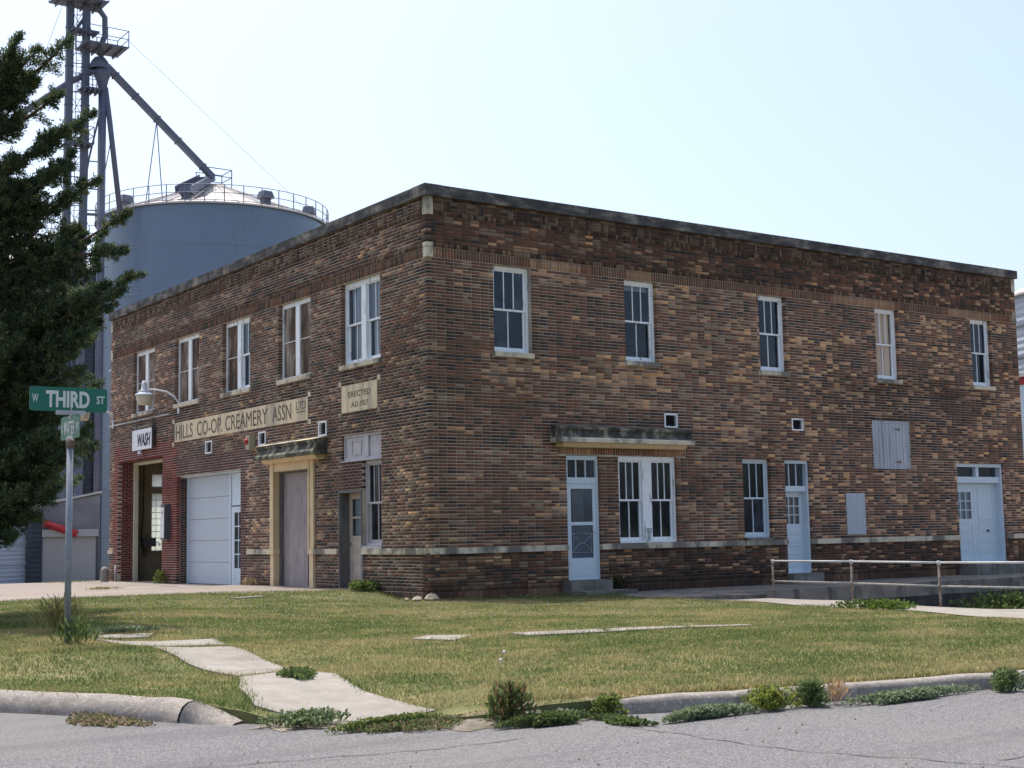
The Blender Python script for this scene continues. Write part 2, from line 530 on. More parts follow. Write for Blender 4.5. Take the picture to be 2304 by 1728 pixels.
def sheet(name, poly, zf, step, m, parent=None, kind='structure', thick=0.0):
    bd = densify(poly, step)
    xs, ys = [p[0] for p in bd], [p[1] for p in bd]
    gx, gy = np.meshgrid(np.arange(min(xs), max(xs), step), np.arange(min(ys), max(ys), step))
    gx, gy = gx.ravel() + step * .31, gy.ravel() + step * .37
    k = in_poly(gx, gy, bd)
    pts = [Vector(p) for p in bd] + [Vector((a, b)) for a, b in zip(gx[k], gy[k])]
    n = len(bd)
    r = delaunay_2d_cdt(pts, [(i, (i + 1) % n) for i in range(n)], [], 1, 1e-5)
    vs = np.array([(p.x, p.y) for p in r[0]])
    z = zf(vs[:, 0], vs[:, 1])
    mb = MB()
    mb.v = [(a, b, c) for (a, b), c in zip(vs, z)]
    mb.f = [list(f) for f in r[2]]
    if thick:
        o = len(mb.v)
        zz = zf(np.array(xs), np.array(ys))
        mb.v += [(a, b, c) for a, b, c in zip(xs, ys, zz)] + [(a, b, c - thick) for a, b, c in zip(xs, ys, zz)]
        mb.f += [[o + i, o + n + i, o + n + (i + 1) % n, o + (i + 1) % n] for i in range(n)]
    mb.mi = [0] * len(mb.f)
    ob = mb.build(name, m, parent)
    me = ob.data
    nz = np.zeros(len(me.polygons) * 3)
    me.polygons.foreach_get('normal', nz)
    if nz.reshape(-1, 3)[:, 2].mean() < 0:
        me.flip_normals()
    if kind: ob['kind'] = kind
    return ob


cst = lambda c: (lambda x, y: np.full(np.shape(x), c, float))

# far ground: low round the bins behind the lot, level with the streets elsewhere
gx = [-900, -60, -32.2, -32, 40, 60, 900]
gy = [-900, -60, -33.2, -33, -20, 20, 52, 60, 90, 900]
mb = MB()
for yv in gy:
    for xv in gx:
        mb.v.append((xv, yv, -1.5 if (-32.1 < xv and -33.1 < yv) else -.16))
nx = len(gx)
for j in range(len(gy) - 1):
    for i in range(nx - 1):
        mb.f.append([j * nx + i, j * nx + i + 1, (j + 1) * nx + i + 1, (j + 1) * nx + i])
mb.mi = [0] * len(mb.f)
tag(mb.build('ground', 'field'), kind='structure')

ROAD = -.10
sheet('road', [(-300, -33), (300, -33), (300, -13.6), (-9.4, -13.6), (-9.4, -9), (-12.0, -6), (-12.0, 260), (-32, 260), (-32, -13.6), (-300, -13.6)], cst(ROAD), 25, 'asphalt')

KERB_L = [(-12.62, 4), (-12.62, -4), (-12.5, -8), (-12.0, -9.7), (-11.6, -10.5), (-11.11, -11.37), (-10.63, -12.21), (-10.25, -13.0), (-9.98, -13.65)]
KERB_R = [(-8.35, -14.78), (-7.39, -15.13), (-6.28, -15.45), (-5.39, -15.65), (-3.88, -15.93), (-1, -16.3), (4, -16.75), (12, -17.2), (60, -18)]
SW_FRONT = [(3.0, -3.0), (3.9, -4.86), (3.26, -6.6), (3.09, -8.02), (2.78, -9.38), (2.1, -11.0), (1.36, -12.2), (.2, -13.6), (-.9, -15.0), (-1.2, -16.25)]
LAWN = KERB_L + [(-9.8, -13.98), (-9.3, -14.55), (-8.75, -14.95), (-8.3, -15.08)] + KERB_R[1:6] + SW_FRONT[::-1] + [(4.3, -.02), (0, -.02), (-.02, -.02), (-.02, 2.62), (-1.8, 3.4), (-3.2, 4.6), (-6.8, 4.7), (-12.6, 4.55)]
sheet('lawn', LAWN, lambda x, y: H(x, y) - .012, .5, 'soil', thick=.25)
EDGE = [Vector(p) for p in ((-9.86, -13.86), (-9.8, -13.98), (-9.3, -14.55), (-8.75, -14.95), (-8.3, -15.08), (-8.1, -15.10))]
mb = MB()
fine = []
for a_, b_ in zip(EDGE, EDGE[1:]):
    fine += [a_.lerp(b_, k / 8) for k in range(8)]
for k, p in enumerate(fine):
    t = (fine[min(k + 1, len(fine) - 1)] - fine[max(k - 1, 0)]).normalized()
    nn = Vector((t.y, -t.x))
    if nn.dot(Vector((-1, -1))) < 0: nn = -nn
    wd = .30 + .10 * math.sin(k * .9) + .06 * math.sin(k * 2.3)
    for q in range(6):
        f = q / 5
        c = p + nn * (wd * f - .12)
        z0_ = float(H(np.array(p.x), np.array(p.y))) - .004
        mb.v.append((c.x, c.y, z0_ * (1 - f) + (ROAD + .004) * f + .008 * math.sin(k * 1.7 + q * 2.1) * (1 - f)))
for k in range(len(fine) - 1):
    for q in range(5):
        a_ = k * 6 + q
        mb.f.append([a_, a_ + 1, a_ + 7, a_ + 6])
mb.mi = [0] * len(mb.f)
tag(mb.build('gutter_soil', 'dirt', None, True), kind='structure')
DRIVE = [(-13, 4.3), (-6.8, 4.45), (-3.2, 4.3), (-1.8, 3.2), (0.4, 2.4), (.4, 19.4), (-13, 19.4)]
sheet('driveway', DRIVE, lambda x, y: H(x, y) - .004 + .006 * np.sin(x * 1.1) * np.sin(y * .7), .6, 'gravel')
YARDZ = lambda x, y: np.where(y < 52, .07 + (-.85 - .07) * np.clip((y - 19.3) / 32.7, 0, 1), -.85 - .5 * np.clip((y - 52) / 12, 0, 1))
sheet('gravel_yard', [(-30, 19.3), (0.3, 19.3), (.3, 18.5), (30, 18.5), (60, 52), (60, 110), (-30, 110)], YARDZ, 4, 'gravel')
sheet('sidewalk', [(4.3, -2.95), (5.62, -3.45), (5.62, -3.75), (5.3, -5.9), (5.0, -8.0), (4.7, -10.5), (4.4, -16.76), (-1.2, -16.25)] + SW_FRONT[::-1][1:], lambda x, y: H(x, y) + .004, .5, 'concrete')
sheet('walkway', [(4.3, .05), (3.0, -2.95), (4.3, -2.95), (5.62, -3.4), (5.66, -2.2), (18.95, -2.2), (18.95, .05)], lambda x, y: -.02 + .004 * np.sin(x * 2.1), .7, 'concrete_old', thick=.3)
mb = MB()
mb.box(5.64, 18.95, -2.19, -1.9, -1.15, -.025)                       # wall under the walkway
mb.add([(5.60, -3.45, -.11), (5.28, -5.9, -.09), (4.98, -8, -.1), (4.38, -16.8, -.06), (5.60, -3.45, -1.2), (5.28, -5.9, -1.2), (4.98, -8, -1.2), (4.38, -16.8, -1.2)],
       [(0, 1, 5, 4), (1, 2, 6, 5), (2, 3, 7, 6)])
mb.add([(5.60, -3.45, -.1), (5.64, -2.19, -.03), (5.64, -2.19, -1.2), (5.6, -3.45, -1.2)], [(0, 1, 2, 3)])
tag(mb.build('retaining_wall', 'wall_dirty'), kind='structure')
sheet('sunken_yard', [(4.3, -16.9), (60, -18), (60, 2), (19, 2), (19, -2.1), (5.5, -2.1), (5.5, -3.4), (4.95, -8)], cst(-1.1), 2.5, 'gravel')


# kerbs, built in cast lengths
def resample(path, step):
    P = [Vector(p) for p in path]
    out, acc = [P[0]], 0
    for a, b in zip(P, P[1:]):
        L_ = (b - a).length
        n = max(1, round(L_ / step))
        out += [a.lerp(b, (k + 1) / n) for k in range(n)]
    return out


def kerb(path, side, ztop, zend, seglen, parent, drop_first=False, drop_last=False, square=False):
    pts = resample(path, .25)
    prof = [(0, -.3), (0, -.004), (.03, .0), (.10, -.008), (.15, -.035), (.185, -.085), (.20, -.13), (.205, -.3)]
    if square:
        prof = [(0, -.3), (0, -.006), (.02, .0), (.085, -.004), (.112, -.016), (.126, -.045), (.140, -.125), (.142, -.3)]
    per = int(seglen / .25)
    i = 0
    while i < len(pts) - 1:
        j = min(i + per, len(pts) - 1)
        run = pts[i:j + 1]
        vs, fs = [], []
        for k, p in enumerate(run):
            g = i + k
            t = (pts[min(g + 1, len(pts) - 1)] - pts[max(g - 1, 0)]).normalized()
            if k == len(run) - 1 and j < len(pts) - 1:
                p = p - t * .012
            nrm = Vector((t.y, -t.x)) * side
            sag = 0.0
            if drop_last: sag = -.135 * max(0, 1 - (len(pts) - 1 - g) * .25 / .6) ** 1.5
            if drop_first: sag = -.12 * max(0, 1 - g * .25 / .5) ** 1.5
            wob = .008 * math.sin(g * 1.7) + .007 * math.sin(g * 4.1) + random.uniform(-.006, .006)
            for (o, z) in prof:
                vs.append((p.x + nrm.x * (o + wob), p.y + nrm.y * (o + wob), ztop + z + (sag if z > -.2 else 0) + wob * .5))
        n = len(prof)
        for k in range(len(run) - 1):
            for q in range(n - 1):
                fs.append((k * n + q, k * n + q + 1, (k + 1) * n + q + 1, (k + 1) * n + q))
        fs.append(tuple(range(n)))
        fs.append(tuple(range((len(run) - 1) * n, len(run) * n))[::-1])
        MB().add(vs, fs).build('kerb_section', 'kerb', parent, smooth=True)
        i = j


kl = empty('kerb', kind='structure')
kerb(KERB_L, -1 if False else 1, .055, None, 3.0, kl, drop_last=True) if False else None


def side_sign(path, outside):
    a, b = Vector(path[1]), Vector(path[2])
    t = (b - a).normalized()
    nrm = Vector((t.y, -t.x))
    return 1 if nrm.dot(Vector(outside) - a) > 0 else -1


kerb(KERB_L, side_sign(KERB_L, (-30, -10)), .055, None, 3.0, kl, drop_last=True)
kr = empty('kerb', kind='structure')
kerb(KERB_R, side_sign(KERB_R, (0, -30)), .02, None, 2.4, kr, drop_first=True, square=True)

# old sidewalk slabs sunk in the lawn
SLABS = [
    [(-9.28, -11.99), (-8.66, -11.80), (-8.55, -12.35), (-8.68, -12.72), (-8.80, -13.30), (-8.72, -14.25), (-9.05, -14.28), (-9.45, -14.0), (-9.83, -13.5), (-9.6, -12.7)],
    [(-9.28, -9.9), (-8.47, -9.96), (-8.55, -10.8), (-8.66, -11.76), (-9.26, -11.93), (-9.3, -10.9)],
    [(-9.36, -8.39), (-8.13, -8.72), (-8.38, -9.66), (-8.95, -9.3)],
    [(-9.1, -7.69), (-8.41, -7.65), (-8.63, -8.05), (-9.28, -8.24)],
    [(-6.46, -10.1), (-6.08, -9.82), (-5.67, -10.11), (-6.16, -10.49)],
    [(-5.22, -10.18), (-5.21, -10.5), (-4.21, -10.68), (-4.04, -10.36)],
    [(-4.0, -10.36), (-4.17, -10.68), (-3.0, -10.72), (-2.9, -10.46)],
    [(-2.86, -10.46), (-2.96, -10.72), (-1.9, -10.7), (-1.85, -10.5)],
    [(-3.3, 1.55), (-2.6, 1.75), (-2.75, 1.95), (-3.4, 1.8)],
]
sp = empty('sidewalk', kind='structure')
for k, pl in enumerate(SLABS):
    tilt = .010
    sheet('slab', pl, lambda x, y: H(x, y) + tilt, .3, 'concrete', sp, None, thick=.12)

# ------------------------------------------------------------------ creamery: openings
OPEN_R = []   # (u0,u1,z0,z1)
UPR = [(1.58, 2.51), (5.03, 5.94), (9.09, 9.97), (13.15, 14.01), (16.93, 17.79)]
for a, b in UPR: OPEN_R.append((a, b, 4.92, 6.735))
DOOR1 = (3.34, 4.21, .02, 2.86)
PAIR = (4.73, 6.38, 1.0, 2.87)
LOWW = (8.40, 9.28, 1.0, 2.87)
DOOR2 = (9.75, 10.58, .10, 2.86)
HATCH = (12.87, 14.26, 2.68, 3.90)
DDOOR = (16.05, 18.0, .20, 2.87)
VR = [(6.07, 6.44, 3.52, 3.82), (10.04, 10.41, 3.56, 3.84)]
OPEN_R += [DOOR1, PAIR, LOWW, DOOR2, HATCH, DDOOR] + VR
RLEN, LLEN = 18.94, 18.46
UPL = [(1.9, 3.6), (5.08, 6.74), (8.36, 10.02), (11.58, 13.25), (14.81, 16.5)]
OPEN_L = [(a, b, 4.92, 6.735) for a, b in UPL]
WASH = (14.15, 17.72, .05, 3.58)
GAR = (8.9, 13.08, .05, 2.96)
MAIN = (5.09, 6.93, .10, 2.80)
COMBO_T = (1.9, 3.6, 2.87, 3.42)
COMBO_W = (1.9, 2.70, 1.0, 2.87)
COMBO_D = (2.72, 3.78, .10, 2.24)
VL = [(10.68, 11.09, 3.47, 3.79), (7.44, 7.83, 3.48, 3.80), (4.30, 4.68, 3.49, 3.81)]
PLQ = (5.22, 13.26, 3.90, 4.43)
PLQ2 = (2.03, 3.60, 3.91, 4.49)
OPEN_L += [WASH, GAR, MAIN, COMBO_T, COMBO_W, COMBO_D] + VL

# ------------------------------------------------------------------ bricks
_H = np.random.default_rng(5).random((512, 512))


def vnoise(u, v):
    iu, iv = math.floor(u), math.floor(v)
    fu, fv = u - iu, v - iv
    fu, fv = fu * fu * (3 - 2 * fu), fv * fv * (3 - 2 * fv)
    g = lambda a, b: _H[a % 512, b % 512]
    return (g(iu, iv) * (1 - fu) + g(iu + 1, iv) * fu) * (1 - fv) + (g(iu, iv + 1) * (1 - fu) + g(iu + 1, iv + 1) * fu) * fv


PAL = dict(black=(.066, .044, .033), brown=(.140, .070, .043), red=(.190, .082, .047), mid=(.31, .175, .098),
           greyb=(.235, .158, .104), tan=(.56, .325, .165), orange=(.62, .315, .130), clay=(.44, .23, .13))


def grime(F, u, z):
    """soot and damp stains with outlines of their own, as a multiplier on the brick colour"""
    k = 1.0
    n = vnoise(u * .9 + 31, z * 1.4 + 7)
    n2 = vnoise(u * 2.3 + 11, z * 2.1 + 3)
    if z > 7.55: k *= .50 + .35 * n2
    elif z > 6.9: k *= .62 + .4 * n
    for a_, b_ in (UPR if F == 'R' else UPL):
        if a_ - .12 < u < b_ + .12 and 3.95 + .5 * n2 < z < 4.84: k *= .52 + .4 * n
    if F == 'R' and 6.98 < z < 7.9 and abs(u - (15.0 - (7.7 - z) * .75 - .08 * math.sin(z * 23))) < .05: k *= .3
    if F == 'R':
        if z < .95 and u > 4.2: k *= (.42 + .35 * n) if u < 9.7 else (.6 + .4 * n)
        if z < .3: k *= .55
        if 11.2 < u < 16.5 and 3.6 < z < 5.0 and n > .42: k *= .62
        if u < .6: k *= .8 + .2 * n2
        if 3.05 < z < 3.6 and 2.8 < u < 3.2: k *= .6
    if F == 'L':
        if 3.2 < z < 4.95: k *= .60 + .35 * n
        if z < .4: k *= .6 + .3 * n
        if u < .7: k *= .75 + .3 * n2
    return k


def brick_colour(F, u, z, special=None):
    if special is None and F == 'L':
        if (13.08 < u < 18.06 + .15 * vnoise(z * 8, 3) and z < 3.9 + .25 * vnoise(u * 5, 1)): special = 'wash'
        elif 8.55 < u <= 13.1 and z < 3.35 + .15 * vnoise(u * 3, 1) and not (u < 8.9 and z > 2.96 and False): special = 'garage'
        elif 2.7 < u < 3.62 and 2.2 < z < 2.9: special = 'garage'
    r = random.random()
    j = .82 + .36 * random.random()
    if special == 'wash':
        c = (.17, .035, .027) if r < .75 else (.10, .028, .024)
        return tuple(x * j for x in c)
    if special == 'garage':
        c = (.105, .048, .045) if r < .7 else (.075, .038, .035)
        return tuple(x * j for x in c)
    if special == 'soldier':
        nn = vnoise(u * 1.1 + 50, z)
        base = PAL['black' if r < .4 else 'brown'] if F == 'L' else PAL['brown'] if nn < .45 else PAL['red'] if nn < .66 else PAL['mid']
        return tuple(x * j * (.8 + .5 * r) * grime(F, u, z) for x in base)
    if special == 'frieze':
        base = PAL['brown'] if r < .5 else PAL['greyb'] if r < .8 else PAL['black']
        return tuple(x * j * grime(F, u, z) for x in base)
    off = 0 if F == 'R' else 77
    nn = vnoise(u * 1.25 + off, z * 15.15 + off) * .45 + vnoise(u * 1.9 + off, z * 5.5 + off) * .27 + vnoise(u * .45 + off, z * .9) * .28
    nn = .5 + (nn - .5) * 1.18
    iso = min(max((u - 5) / 6, 0), 1) if F == 'R' else .4
    q = nn * (.70 - .25 * iso) + r * (.30 + .25 * iso)
    if q < .34: k = 'black'
    elif q < .49: k = 'brown'
    elif q < .60: k = 'red' if r > .45 else 'brown'
    elif q < .655: k = 'greyb' if iso < .7 else 'red'
    elif q < .70: k = 'mid'
    elif q < .755: k = 'clay'
    else: k = 'tan' if random.random() < .55 else 'orange'
    if F == 'L' and k in ('tan', 'orange') and random.random() < .5: k = 'mid'
    g = grime(F, u, z)
    if k in ('tan', 'orange', 'clay'): g = max(g, .72)
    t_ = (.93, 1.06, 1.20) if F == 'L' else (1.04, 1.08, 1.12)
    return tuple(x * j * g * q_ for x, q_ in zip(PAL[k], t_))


def cut(rects, holes):
    out = []
    for r in rects:
        todo = [r]
        for h in holes:
            nxt = []
            for (a, b, c, d) in todo:
                if h[1] <= a or h[0] >= b or h[3] <= c or h[2] >= d:
                    nxt.append((a, b, c, d))
                    continue
                if h[0] > a: nxt.append((a, h[0], c, d))
                if h[1] < b: nxt.append((h[1], b, c, d))
                lo, hi = max(a, h[0]), min(b, h[1])
                if h[2] > c: nxt.append((lo, hi, c, h[2]))
                if h[3] < d: nxt.append((lo, hi, h[3], d))
            todo = nxt
        out += [q for q in todo if q[1] - q[0] > .022 and q[3] - q[2] > .02]
    return out


J = .0132
JV = .0085
BR = []   # (F, u0,u1,z0,z1, proud, colour)


def lay(F, u0, u1, z0, z1, special, proud, holes):
    for (a, b, c, d) in cut([(u0, u1, z0, z1)], holes):
        BR.append((F, a, b, c, d, proud + random.uniform(-.0008, .0012), brick_colour(F, (a + b) / 2, (c + d) / 2, special)))


def stretchers(F, length, z0, n, h, holes, startpar=0, u_start=0.0, special=None, corner=True):
    for i in range(n):
        z = z0 + i * h
        par = (i + startpar) % 2
        hdr = (i + startpar) % 9 == 4
        u = u_start
        if corner:
            u = (0.0 if par == (0 if F == 'R' else 1) else .108)
        first = True
        off = .105 if par else .21
        k = 0
        while u < length - .01:
            if first and not (corner and u == 0.0):
                w = off
            elif hdr:
                w = .21 if k % 2 == 0 else .105
            else:
                w = .21
            first = False
            k += 1
            e = min(u + w, length)
            if length - e < .05: e = length
            lay(F, u, e - (JV if e < length else 0), z + J / 2, z + h - J / 2, special, 0.0, holes)
            u = e


def uprights(F, length, z0, z1, w, holes, special, proud=0.0, u_start=.0):
    u = u_start
    while u < length - .02:
        e = min(u + w, length)
        lay(F, u, e - J, z0 + J / 2, z1 - J / 2, special, proud, holes)
        u = e


def weave(F, length, z0, z1, holes, u_start):
    u, k = u_start, 0
    while u < length - .05:
        e = min(u + .204, length)
        if k % 2:
            for q in range(3):
                lay(F, u + q * (e - u) / 3, u + (q + 1) * (e - u) / 3 - J, z0 + J / 2, z1 - J / 2, 'frieze', .0, holes)
        else:
            hh = (z1 - z0) / 3
            for q in range(3):
                lay(F, u, e - J, z0 + q * hh + J / 2, z0 + (q + 1) * hh - J / 2, 'frieze', .0, holes)
        u = e
        k += 1


BELT = (.88, 1.0)
for F, ln, op in (('R', RLEN, OPEN_R), ('L', LLEN, OPEN_L)):
    stone = [(0, .15, 6.74, 7.045), (0, .15, 7.60, 7.98), (ln - .15, ln, 6.74, 7.045), (ln - .15, ln, 7.6, 7.98)]
    extra = []
    if F == 'L':
        extra = [PLQ, PLQ2, (4.88, 7.13, .1, 3.04)]
    if F == 'R':
        extra = [(11.80, 12.47, 1.09, 2.08)]
    for a, b in (UPR if F == 'R' else UPL):
        extra.append((a - .05, b + .05, 4.82, 4.93))
    holes = op + stone + extra
    uprights(F, ln, -.25, .14, .070, holes, 'soldier', u_start=.0 if F == 'R' else .108)
    uprights(F, ln, .14, .24, .070, holes, 'soldier', u_start=.0 if F == 'R' else .108)
    stretchers(F, ln, .24, 10, .064, holes, 0)
    if F == 'L':
        stretchers('L', 18.05, .88, 2, .06, holes + [(0, 8.45, .8, 1.1)], 0, u_start=.42, corner=False)
    sold = [(3.15, 6.67, 2.87, 3.08)] if F == 'R' else []
    stretchers(F, ln, 1.0, 87, (6.74 - 1.0) / 87, holes + sold, 1)
    if F == 'R':
        uprights('R', 6.67, 2.875, 3.075, .069, holes, 'soldier', u_start=3.15)
    uprights(F, ln, 6.74, 6.945, .070, holes, 'soldier')
    uprights(F, ln, 6.945, 7.045, .070, holes, 'frieze', .018)
    stretchers(F, ln, 7.045, 8, (7.6 - 7.045) / 8, holes, 0)
    uprights(F, ln, 7.6, 7.7, .070, holes, 'frieze', .012)
    weave(F, ln, 7.7, 7.905, holes, .15)
    stretchers(F, ln, 7.905, 1, .072, holes, 0, special='frieze')

BUILD = empty('creamery_building', (0, 0, 0), 'two storey brown brick corner building with cream name plaque and dark stone coping', 'building')


def shrink(o, e): return [(a - e, b + e, c - e, d + e) for a, b, c, d in o]


def wall_mesh(xf, ln, z0, z1, holes, d0, d1, m, u_lo=0.0):
    us = sorted({u_lo, ln} | {min(max(h[i], u_lo), ln) for h in holes for i in (0, 1)})
    zs = sorted({z0, z1} | {min(max(h[i], z0), z1) for h in holes for i in (2, 3)})
    mb = MB(xf)
    for i in range(len(zs) - 1):
        run = None
        for k in range(len(us) - 1):
            cu, cz = (us[k] + us[k + 1]) / 2, (zs[i] + zs[i + 1]) / 2
            solid = not any(h[0] < cu < h[1] and h[2] < cz < h[3] for h in holes)
            if solid:
                run = [us[k], us[k + 1]] if run is None else [run[0], us[k + 1]]
            if (not solid or k == len(us) - 2) and run:
                mb.box(run[0], run[1], d0, d1, zs[i], zs[i + 1])
                run = None
    return mb


wall_r = wall_mesh(XR, RLEN, .90, 6.97, shrink(OPEN_R, .006), .0038, .30, 'mortar', .0038).build('wall', 'mortar', BUILD)
wall_mesh(XR, RLEN, -1.2, .90, shrink(OPEN_R, .006), .0038, .30, 'mortar', .0038).build('wall', 'mortar_dark', BUILD)
wall_mesh(XR, RLEN, 6.97, 7.98, [], .0038, .30, 'mortar', .0038).build('wall', 'mortar_dark', BUILD)
wall_l = wall_mesh(XL, LLEN - .01, -.4, 7.98, shrink(OPEN_L, .006), .0038, .30, 'mortar', .31).build('wall', 'mortar', BUILD)
MB(XL).box(.004, .31, .004, .0285, -.4, 7.98).build('wall', 'mortar', BUILD)

# bricks: the 300 that show largest are objects, the rest one mesh
XF = {'R': XR, 'L': XL}
BRD = .10


def px_area(b):
    F, u0, u1, z0, z1, p, c = b
    P = [XF[F](u, 0, z) for u, z in ((u0, z0), (u1, z0), (u1, z1), (u0, z1))]
    q = []
    for pt in P:
        v = Vector(pt) - Vector(CAM)
        d_ = v.dot(fwd)
        q.append((v.dot(rt) / d_, v.dot(upv) / d_))
    return abs(sum(q[i][0] * q[(i + 1) % 4][1] - q[(i + 1) % 4][0] * q[i][1] for i in range(4)))


area = np.array([px_area(b) if b[0] == 'R' and b[3] > .02 else 0 for b in BR])
order = np.argsort(-area)
single = set(order[:300].tolist())


def brick_verts(b):
    F, u0, u1, z0, z1, p, c = b
    r = [(u0, -p, z0), (u1, -p, z0), (u1, BRD, z0), (u0, BRD, z0), (u0, -p, z1), (u1, -p, z1), (u1, BRD, z1), (u0, BRD, z1)]
    return [XF[F](*q) for q in r]


BF = np.array([(4, 5, 6, 7), (0, 3, 2, 1), (0, 1, 5, 4), (1, 2, 6, 5), (3, 0, 4, 7)])
for i in single:
    vs = np.array(brick_verts(BR[i]))
    ctr = vs.mean(0)
    o = raw_mesh('brick', vs - ctr, BF, 'brick', wall_r, np.array([BR[i][6]] * 8))
    o.location = ctr
rest = [b for i, b in enumerate(BR) if i not in single]
V = np.array([brick_verts(b) for b in rest]).reshape(-1, 3)
Fc = (np.arange(len(rest))[:, None, None] * 8 + BF[None]).reshape(-1, 4)
Lm = np.repeat(np.array([b[0] == 'L' for b in rest]), 5)
Fc[Lm] = Fc[Lm][:, ::-1]
Cc = np.repeat(np.array([b[6] for b in rest]), 8, axis=0)
tag(raw_mesh('brickwork', V, Fc, 'brick', BUILD, Cc), kind='stuff')


# deep brick reveals of the two vehicle bays
def jamb(y, d0, d1, z0, z1, colr, face):
    mb_v, cl = [], []
    z, i = z0, 0
    while z < z1 - .03:
        u = d0 + .002
        w = .21 if i % 2 else .105
        while u < d1 - .01:
            e = min(u + w, d1)
            a, b = (y, y + .08) if face > 0 else (y - .08, y)
            yy = (y - .002, y + .08) if face > 0 else (y - .08, y + .002)
            mb_v += [(u, yy[0], z + J / 2), (e - J, yy[0], z + J / 2), (e - J, yy[1], z + J / 2), (u, yy[1], z + J / 2),
                     (u, yy[0], z + .066 - J / 2), (e - J, yy[0], z + .066 - J / 2), (e - J, yy[1], z + .066 - J / 2), (u, yy[1], z + .066 - J / 2)]
            cl += [tuple(x * random.uniform(.8, 1.2) for x in colr)] * 8
            u = e
            w = .21
        z += .066
        i += 1
    n = len(mb_v) // 8
    B6 = np.array([(4, 5, 6, 7), (0, 3, 2, 1), (0, 1, 5, 4), (1, 2, 6, 5), (3, 0, 4, 7), (2, 3, 7, 6)])
    ob = raw_mesh('jamb_brickwork', np.array(mb_v), (np.arange(n)[:, None, None] * 8 + B6[None]).reshape(-1, 4), 'brick', BUILD, np.array(cl))
    tag(ob, kind='stuff')
    yb = (y + .006, y + .3) if face > 0 else (y - .3, y - .006)
    MB().box(d0 + .2, d1 + .002, yb[0], yb[1], z0, z1).build('jamb', 'mortar', BUILD)


jamb(17.72, .11, .50, .05, 3.58, (.15, .032, .026), 1)
jamb(13.08, .11, .32, .05, 2.96, (.06, .03, .028), 1)

# body of the building: roof, rear walls, floors, inner partitions
mb = MB()
mb.box(18.62, 18.93, .31, 18.1, -1.2, 7.97)
mb.build('rear_wall', 'rear_brick', BUILD)
ENDH = [(1.18, 2.3, .95, 2.69), (1.18, 2.3, 2.88, 3.28)]
wall_mesh(XE, 18.93, -.6, 7.97, ENDH, .0, .31, 'rear_brick', .31).build('end_wall', 'rear_brick', BUILD)
MB().box(.31, 18.62, .31, 18.14, 7.3, 7.42).build('roof', 'concrete_old', BUILD)
mb = MB()
mb.box(.31, 18.62, .31, 13.3, -.3, .09)
mb.box(.31, 18.62, .31, 18.14, 4.0, 4.2)
mb.box(3.0, 3.1, 3.0, 18.1, 4.2, 7.3)
mb.box(3.0, 18.6, 3.0, 3.1, 4.2, 7.3)
mb.box(7.4, 7.5, .31, 13.3, .09, 4.0)
mb.box(.31, 18.6, 8.2, 8.3, .09, 4.0)
mb.box(10.9, 11.0, .31, 8.2, .09, 4.0)
mb.build('inner_floor', 'interior', BUILD)
mb = MB()
mb.box(.31, 8.0, 13.3, 18.14, -.2, .07)
mb.box(.31, 8.0, 13.3, 13.4, .07, 4.0)
mb.box(7.9, 8.0, 13.4, 18.14, .07, 4.0)
mb.box(.31, 7.9, 13.4, 18.14, 3.72, 3.8)
for h0, h1, z0, z1 in ((.5, 1.18, .07, 3.72), (2.3, 7.9, .07, 3.72), (1.18, 2.3, .07, .95), (1.18, 2.3, 2.69, 2.88), (1.18, 2.3, 3.28, 3.72)):
    mb.box(h0, h1, 18.08, 18.149, z0, z1)
mb.build('wash_bay_lining', 'plaster', BUILD)
gb = MB()
for r in range(9):
    for c_ in range(6):
        w, hgt = (2.3 - 1.18) / 6, (2.69 - .95) / 9
        o = MB().box(-w / 2 + .008, w / 2 - .008, -.05, .05, -hgt / 2 + .008, hgt / 2 - .008)
        if r == 0 and c_ == 0: gbm = o.build('glass_block', 'glass_block', BUILD)
        else: gbm = link('glass_block', gbm.data, BUILD)
        gbm.location = (1.18 + (c_ + .5) * w, 18.25, .95 + (r + .5) * hgt)
for c_ in range(3):
    o = MB().box(1.20 + c_ * .37, 1.54 + c_ * .37, 18.23, 18.25, 2.9, 3.26).build('pane', 'glass_block', BUILD)

# coping, belt course, corner stones
def stones(F, z0, z1, d0, d1, cuts, name, m, rng):
    for (a, b) in cuts:
        u = a
        while u < b - .01:
            e = min(u + random.uniform(*rng), b)
            if b - e < .35: e = b
            mb = MB(XF[F])
            mb.box(u + .004, e - .004, d0 - random.uniform(0, .006), d1, z0 + random.uniform(-.003, .003), z1 + random.uniform(-.004, .004))
            mb.build(name, m, BUILD)
            u = e


stones('R', 7.978, 8.20, -.075, .42, [(.32, RLEN + .07)], 'coping_stone', 'coping', (1.4, 2.6))
stones('L', 7.978, 8.20, -.075, .42, [(.43, LLEN + .07)], 'coping_stone', 'coping', (1.4, 2.6))
MB().box(-.08, .316, -.08, .426, 7.978, 8.205).build('coping_stone', 'coping', BUILD)
stones('R', *BELT, -.045, .10, [(.0, 3.34), (4.21, 9.75), (10.58, 16.05), (18.0, RLEN)], 'belt_stone', 'stone', (1.2, 2.4))
stones('L', *BELT, -.045, .10, [(.11, 2.71), (3.79, 4.87), (7.14, 8.45), (18.05, LLEN)], 'belt_stone', 'stone', (1.2, 2.4))
for (x0, y0) in ((0, 0),):
    MB().box(-.012, .145, -.012, .145, 7.605, 7.975).build('corner_stone', 'stone', BUILD)
    MB().box(-.018, .14, -.018, .14, 6.955, 7.04).build('corner_stone', 'stone', BUILD)
    MB().box(-.010, .14, -.010, .14, 6.745, 6.945).build('corner_stone', 'stone', BUILD)
